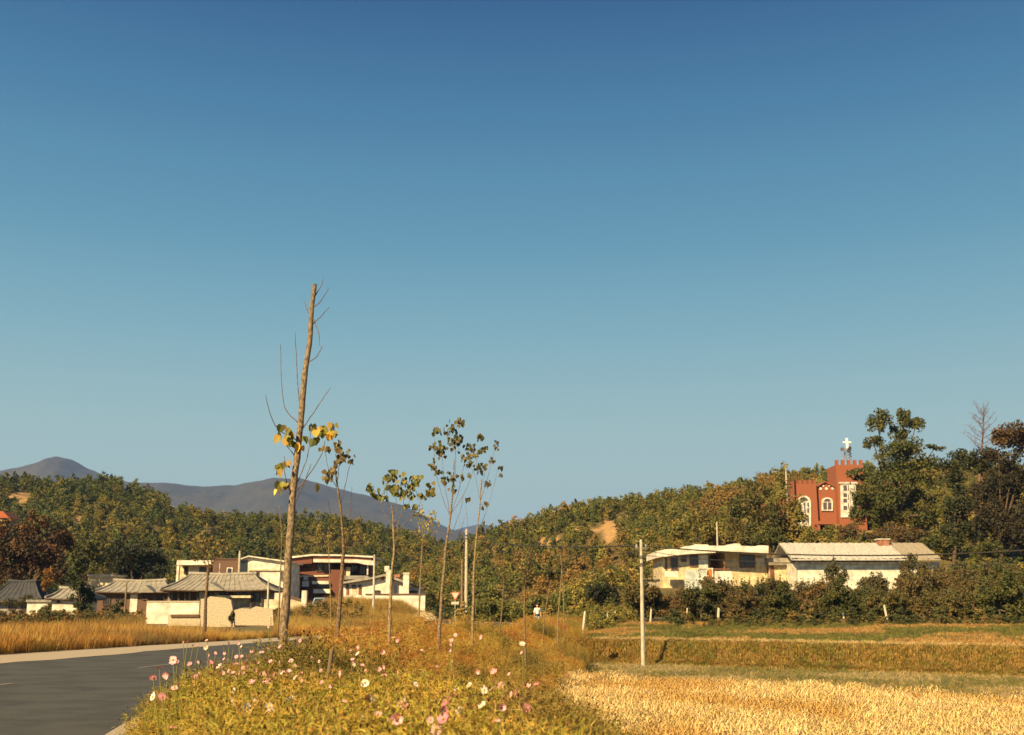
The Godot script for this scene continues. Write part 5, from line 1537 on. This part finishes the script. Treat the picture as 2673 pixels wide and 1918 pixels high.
# ------------------------------------------------------------------ grasses, rice, weeds
func tuft(n: int, h: float, spread: float, w: float, droop: float, lean := 0.25) -> MB:
	var mb := MB.new()
	for i in n:
		var a := rg.randf() * TAU
		var out := Vector3(cos(a), 0, sin(a))
		var p := out * spread * rg.randf()
		var hh := h * rg.randf_range(0.6, 1.1)
		var ac := Vector3(-out.z, 0, out.x).rotated(Vector3.UP, rg.randf_range(-0.9, 0.9)) * w
		var k := rg.randf_range(0.78, 1.2)
		mb.col = Color(k, k * rg.randf_range(0.94, 1.04), k * rg.randf_range(0.85, 1.1))
		var m := p + Vector3.UP * hh * 0.55 + out * lean * hh * 0.3
		var e := p + Vector3.UP * hh * (1.0 - droop * 0.4) + out * hh * (lean + droop * rg.randf())
		mb.tri(p - ac * 0.5, m - ac * 0.45, m + ac * 0.45)
		mb.tri(p - ac * 0.5, m + ac * 0.45, p + ac * 0.5)
		mb.tri(m - ac * 0.45, e, m + ac * 0.45)
	return mb

func place(xf: Array, cs: Array, nv: int, p: Vector3, s: float, c: Color, sy := 1.0) -> void:
	var v := rg.randi() % nv
	var b := Basis(Vector3.UP, rg.randf() * TAU)
	b = Basis(Vector3(rg.randf_range(-1, 1), 0, rg.randf_range(-1, 1)).normalized(), rg.randf_range(0, 0.16)) * b
	xf[v].append(Transform3D(b.scaled(Vector3(s, s * sy, s)), p))
	cs[v].append(c)

func lists(n: int) -> Array:
	var a := []
	for i in n: a.append([])
	return a

func build_fields() -> void:
	var lm := leafmat(0.45)
	# ripe rice: leaves and bowed panicles
	var rice := []
	for v in 4:
		var mb := tuft(40, 0.72, 0.15, 0.009, 0.22, 0.16)
		for i in 18:
			var a := rg.randf() * TAU
			var o := Vector3(cos(a), 0, sin(a))
			var p := o * 0.1 + Vector3.UP * rg.randf_range(0.5, 0.72)
			var k := rg.randf_range(0.85, 1.25)
			mb.col = Color(k, k * 0.97, k * 0.9)
			var prev := p
			for j in 3:
				var q := prev + o * 0.055 + Vector3.UP * (0.03 - j * 0.05)
				var ac := Vector3(-o.z, 0, o.x) * 0.008
				mb.tri(prev - ac, prev + ac, q + ac * 0.8); mb.tri(prev - ac, q + ac * 0.8, q - ac * 0.8)
				prev = q
		rice.append(mb.done(lm))
	var xf := lists(4)
	var cs := lists(4)
	for k in 15000:
		var d := rg.randf_range(7, 38)
		var x := rg.randf_range(0.2, 20)
		if x < foot(d) + wob(d, 9) * 1.5 - 0.1 or d > 37.0 - (x - 1.9) * 1.08 + wob(x, 11) * 2.0: continue
		var nn := patchy.get_noise_2d(x * 1.9, d * 1.3 + 40.0)
		var c := pick([Color(0.69, 0.53, 0.235), Color(0.75, 0.6, 0.31), Color(0.64, 0.47, 0.19)], 0.08)
		if nn > 0.12: c = c.lerp(Color(0.56, 0.35, 0.1), clampf((nn - 0.1) * 4.5, 0, 0.85))
		place(xf, cs, 4, on_ground(x, d), rg.randf_range(0.85, 1.1), c, 1.0 - 0.12 * clampf(nn * 4.0, 0, 1))
	scatter("rice_crop", rice, xf, cs, "ripe golden rice standing in the paddy below the verge", "rice")

	# golden reeds beyond the road
	var reed := []
	for v in 4: reed.append(tuft(34, 1.0, 0.24, 0.013, 0.16, 0.14).done(lm))
	xf = lists(4); cs = lists(4)
	for k in 20000:
		var d := rg.randf_range(6, 84) if k < 17500 else rg.randf_range(84, 113)
		var x := far_edge(d) - 0.55 + wob(d, 4) - pow(rg.randf(), 1.7) * 17.0
		var sc := project(Vector3(x, 0, -d))
		if sc.x < -400.0 or (d > 84.0 and x < -20.0): continue
		if d > 46.0 + wob(x, 8) * 8.0 and sc.x > 370.0 and sc.x < 725.0: continue
		if d > 66.0 and sc.x < 900.0 and rg.randf() < 0.5: continue
		var nn := patchy.get_noise_2d(x * 0.9, d * 0.9)
		var c := pick([Color(0.38, 0.19, 0.035), Color(0.45, 0.25, 0.055), Color(0.28, 0.13, 0.025)], 0.25)
		if nn > 0.15: c = pick([Color(0.52, 0.33, 0.08), Color(0.44, 0.27, 0.06)], 0.1)
		elif nn < -0.12: c = pick([Color(0.2, 0.1, 0.028), Color(0.26, 0.14, 0.035), Color(0.18, 0.14, 0.035)], 0.2)
		if d > 58.0: c = c.lerp(Color(0.26, 0.2, 0.05), 0.5)
		var s := rg.randf_range(0.6, 1.15)
		s *= lerpf(1.0, 0.5, smoothstep(-13.0, -10.5, x - (d - 40.0) * 0.1) if d < 72.0 else 0.0)
		place(xf, cs, 4, on_ground(x, d), s, c, 0.9)
	scatter("golden_grass", reed, xf, cs, "tall golden grass along the far side of the road", "grass")

	# short grass on bund, bank and terrace
	var turf := []
	for v in 3: turf.append(tuft(20, 0.3, 0.2, 0.018, 0.4, 0.5).done(lm))
	xf = lists(3); cs = lists(3)
	for k in 21000:
		var x := rg.randf_range(0.5, 34)
		var e := rg.randf_range(-17, 21)
		var d := bank_line(x) + e
		if d < 12.0 or x < foot(d) - 0.6: continue
		if d < 37.0 - (x - 1.9) * 1.08: continue
		var nn := patchy.get_noise_2d(x, d)
		var c: Color
		var s := rg.randf_range(0.6, 1.1)
		if e < 0.2:
			c = pick([Color(0.22, 0.19, 0.06), Color(0.15, 0.16, 0.04), Color(0.33, 0.26, 0.11)])
			if nn > 0.15: c = pick([Color(0.42, 0.34, 0.18), Color(0.36, 0.28, 0.12)])
			s *= 0.6
		elif e > 1.2 and e < 2.9:
			c = pick([Color(0.62, 0.48, 0.24), Color(0.55, 0.4, 0.18)], 0.1)  # pale straw colour also paints in the lit top edge of the bank
			s *= 0.75
		elif e < 1.6:
			c = pick([Color(0.46, 0.29, 0.085), Color(0.38, 0.25, 0.07), Color(0.42, 0.31, 0.09), Color(0.24, 0.22, 0.05)])
			s *= 1.15
		else:
			c = pick([Color(0.16, 0.17, 0.035), Color(0.12, 0.135, 0.03), Color(0.22, 0.19, 0.042)])
			if nn * 1.4 + patchy.get_noise_2d(x * 4.0, d * 4.0) * 0.6 + 0.05 * sin(e * 0.7) > 0.05: c = pick([Color(0.5, 0.32, 0.11), Color(0.42, 0.27, 0.1), Color(0.34, 0.2, 0.06)])
			s *= 0.8
		place(xf, cs, 3, on_ground(x, d), s, c)
	# extra cover on the face of the bank
	for k in 5000:
		var x := rg.randf_range(2.5, 34)
		var d := bank_line(x) + rg.randf_range(-0.3, 1.15)
		place(xf, cs, 3, on_ground(x, d), rg.randf_range(0.8, 1.3), pick([Color(0.46, 0.29, 0.085), Color(0.38, 0.25, 0.07), Color(0.42, 0.31, 0.09), Color(0.24, 0.22, 0.05)]) if patchy.get_noise_2d(x * 1.5, 90.0) < 0.12 else pick([Color(0.2, 0.21, 0.045), Color(0.3, 0.25, 0.06), Color(0.4, 0.24, 0.07)]))
	scatter("bank_grass", turf, xf, cs, "short green and tan grass on the bund, bank and terrace", "grass")

func build_verge() -> void:
	var lm := leafmat(0.5)
	# feathery cosmos greenery and dry stalks
	var weeds := []
	for v in 5:
		var mb := MB.new()
		for sct in 5:
			var a := rg.randf() * TAU
			var lean := Vector3(cos(a), 0, sin(a)) * rg.randf_range(0.05, 0.3)
			var h := rg.randf_range(0.7, 1.0)
			var w := Vector3(0.004, 0, 0.004)
			mb.col = Color(1.05, 0.95, 0.8)
			mb.tri(-w, lean * h + Vector3.UP * h, w)
			mb.tri(Vector3(0.004, 0, -0.004), lean * h + Vector3.UP * h, Vector3(-0.004, 0, 0.004))
			mb.col = Color(0.3, 0.22, 0.25) if rg.randf() < 0.45 else Color(1.1, 0.8, 0.9)
			var tipp := lean * h + Vector3.UP * h
			for sd in 3: mb.leaf(tipp - Vector3.UP * 0.008 + rdir() * 0.004, (Vector3.UP + rdir() * 0.5) * 0.02, rdir() * 0.016)
			for node in 9:
				var t := 0.15 + node * 0.095
				var p := lean * h * t * t + Vector3.UP * h * t
				for side in 2:
					var b := rg.randf() * TAU
					var o := (Vector3(cos(b), rg.randf_range(0.2, 1.1), sin(b))).normalized() * rg.randf_range(0.1, 0.2) * (1.25 - t * 0.5)
					var k := rg.randf_range(0.7, 1.25)
					mb.col = Color(k, k * rg.randf_range(0.92, 1.06), k)
					for th in 4:                       # thread-like leaflets
						var q := p + o * (0.25 + th * 0.22)
						var r := (o + rdir() * 0.1).normalized() * rg.randf_range(0.04, 0.08)
						var ac := r.cross(rdir()).normalized() * 0.004
						mb.tri(q - ac, q + r, q + ac)
					var bc := o.cross(Vector3.UP).normalized() * 0.005
					mb.tri(p - bc, p + o, p + bc)
		weeds.append(mb.done(lm))
	for v in 2: weeds.append(tuft(30, 0.8, 0.16, 0.0045, 0.3, 0.3).done(lm))
	var xf := lists(7)
	var cs := lists(7)
	for k in 21000:
		var near := k < 9000
		var d := rg.randf_range(3.6, 15.0) if near else 15.0 + pow(rg.randf(), 1.3) * 90.0
		var x := rg.randf_range(near_edge(d) + 0.55 + wob(d, 5), foot(d) + 0.25)
		if d < 4.6: continue
		if d > 80.0 and absf(project(Vector3(x, 0, -d)).x - 1250.0) < 90.0: continue
		var nn := patchy.get_noise_2d(x * 2.5, d * 2.0)
		var c: Color
		if d < 11.0:
			c = pick([Color(0.42, 0.31, 0.04), Color(0.46, 0.35, 0.055), Color(0.3, 0.28, 0.035), Color(0.48, 0.29, 0.06), Color(0.34, 0.3, 0.04)], 0.25)
			if nn < -0.15: c = pick([Color(0.24, 0.23, 0.035), Color(0.34, 0.22, 0.045)])
		else:
			c = pick([Color(0.5, 0.3, 0.05), Color(0.56, 0.4, 0.085), Color(0.4, 0.3, 0.045), Color(0.44, 0.24, 0.04)], 0.2)
			if nn < -0.18: c = pick([Color(0.2, 0.15, 0.03), Color(0.24, 0.2, 0.04)])
			elif nn > 0.25: c = pick([Color(0.44, 0.2, 0.04), Color(0.38, 0.16, 0.03)])
		if x > foot(d) - 1.4 and nn < 0.1: c = c.lerp(Color(0.24, 0.18, 0.04), 0.5)
		var top := 0.78 if d < 11.0 else 0.66 if x < lerpf(-2.6, -3.6, smoothstep(11.0, 24.0, d)) and d < 30.0 else 0.98 + patchy.get_noise_2d(x * 4.0, d * 3.0) * 0.4 - smoothstep(32.0, 60.0, d) * 0.3
		var s := clampf(top, 0.4, 1.3) * rg.randf_range(0.75, 1.12)
		if x < near_edge(d) + 0.9: s *= 0.75
		place(xf, cs, 5 if d < 14.0 and rg.randf() < 0.94 else 7, on_ground(x, d), s, c)
	scatter("verge_weeds", weeds, xf, cs, "yellow green cosmos foliage and dry weeds on the road verge", "weeds", "stalks")

	# cosmos in flower
	var protos := {}
	var kinds := {"white": [Color(0.8, 0.7, 0.62), "white cosmos flower with yellow centre on the verge", 4], "pink": [Color(0.78, 0.42, 0.46), "pale pink cosmos flower on the verge", 5], "deep": [Color(0.62, 0.24, 0.33), "deep pink cosmos flower on the verge", 3]}
	var lists_of := {}
	var W := [[607, 1830], [667, 1829], [615, 1804], [615, 1769], [776, 1772], [678, 1667], [707, 1609], [633, 1689], [576, 1744], [644, 1849], [1182, 1724], [1363, 1682], [1225, 1788], [1198, 1855], [1261, 1843], [1061, 1825], [953, 1782], [948, 1870], [1265, 1800], [979, 1828], [935, 1708], [609, 1694], [400, 1818], [760, 1826], [540, 1690], [702, 1846], [740, 1716], [1085, 1785], [1190, 1800]]
	var P := [[892, 1756], [913, 1694], [702, 1634], [626, 1640], [683, 1702], [707, 1727], [632, 1714], [439, 1761], [456, 1796], [452, 1722], [734, 1690], [747, 1703], [785, 1712], [760, 1724], [999, 1703], [1180, 1674], [1258, 1663], [1292, 1756], [1284, 1748], [1045, 1838], [996, 1764], [1307, 1788], [1285, 1799], [1138, 1904], [1040, 1872], [987, 1865], [1006, 1740], [1040, 1752], [1186, 1810], [585, 1720], [618, 1736], [655, 1700], [690, 1758], [548, 1710], [497, 1735], [840, 1750], [817, 1716], [1100, 1700], [1330, 1760], [868, 1790], [900, 1830], [520, 1760], [700, 1690]]
	var M := [[400, 1767], [416, 1744], [424, 1817], [548, 1730], [448, 1899], [1400, 1785], [1352, 1806], [1166, 1825], [1164, 1841], [1158, 1852], [961, 1822], [1180, 1680], [1157, 1878], [710, 1768], [1374, 1850], [599, 1679]]
	for k in 34: P.append([rg.randf_range(440, 960), rg.randf_range(1665, 1790)])
	for k in 30: P.append([rg.randfn(680, 70), rg.randf_range(1680, 1790)])
	for k in 20: P.append([rg.randf_range(940, 1380), rg.randf_range(1645, 1900)])
	for k in 3: W.append([rg.randf_range(480, 1340), rg.randf_range(1680, 1880)])
	lists_of = {"white": W, "pink": P, "deep": M}
	var stem_mat := mat(Color(0.2, 0.2, 0.04), 0.8, "")
	var gold := mat(Color(0.6, 0.36, 0.04), 0.9, "")
	for kind in ["white", "pink", "deep"]:
		var i := 0
		var petal_mat := leafmat(0.5)
		var heads := []
		for v in 4:
			var mb := MB.new()
			var cup := [0.25, 0.6, 0.05, 1.0][v] as float
			for pt in 8:
				var a := TAU * pt / 8.0 + rg.randf_range(-0.1, 0.1)
				var o := Vector3(cos(a), 0, sin(a))
				var ac := Vector3(-o.z, 0, o.x)
				var base_c: Color = kinds[kind][0]
				var k := rg.randf_range(0.85, 1.12)
				mb.col = Color(base_c.r * k, base_c.g * k, base_c.b * k)
				var p0 := o * 0.006
				var reach := rg.randf_range(0.8, 1.1)
				var p1 := o * 0.022 + Vector3.UP * 0.016 * cup
				var p2 := o * 0.036 * reach + Vector3.UP * (0.03 * cup + 0.002)
				var wm := ac * rg.randf_range(0.0085, 0.0115)
				mb.quad(p0 - ac * 0.003, p1 - wm, p1 + wm, p0 + ac * 0.003)
				mb.quad(p1 - wm, p2 - wm * 0.8, p2 * 0.94, p1)
				mb.quad(p1, p2 * 0.94, p2 + wm * 0.8, p1 + wm)
			heads.append(mb.done(petal_mat))
		for q in lists_of[kind]:
			var d := clampf(1650.0 / (q[1] - 1590.0), 5.2, 12.5) * rg.randf_range(0.9, 1.06)
			if q[0] < 470: d = minf(d, 8.0)
			var hp := at(q[0], q[1], d)
			var base := on_ground(hp.x + rg.randf_range(-0.12, 0.12), d + rg.randf_range(-0.1, 0.1))
			if base.x < near_edge(d) + 0.3: base = on_ground(near_edge(d) + 0.35, d)
			if hp.y - base.y < 0.2: continue
			var zone: String = "leaning over the road shoulder" if q[0] < 500 else "below the lopped poplar trunk" if q[0] < 820 else "around the broken stake" if q[0] < 1000 else "on the slope beside the rice" if q[0] > 1150 else "between the broken stake and the rice"
			if q[1] < 1668: zone = "rising highest against the road and village"
			var t := thing("cosmos_flower", base, kinds[kind][1].replace("on the verge", zone), "flower", kind + " cosmos on the verge")
			var st := MB.new()
			var h := hp - base
			st.tube([Vector3.ZERO, Vector3(h.x * 0.3, h.y * 0.55, h.z * 0.3), h], [0.005, 0.004, 0.0028], 4)
			obj("stem", st.done(stem_mat), t)
			var hd := obj("blossom", heads[rg.randi() % 4], t)
			hd.position = h
			var face := (Vector3(-0.5, 0.55, 0.9) + rdir() * 1.1).normalized()
			hd.basis = Basis(Quaternion(Vector3.UP, face)) * Basis(Vector3.UP, rg.randf() * TAU)
			hd.scale = Vector3.ONE * rg.randf_range(0.7, 0.95) * (0.75 if i > 26 else 1.0)
			var ct := MB.new()
			ct.tube([Vector3(0, -0.004, 0), Vector3(0, 0.006, 0), Vector3(0, 0.009, 0)], [0.006, 0.008, 0.004], 8)
			obj("flower_centre", ct.done(gold), hd)
			i += 1
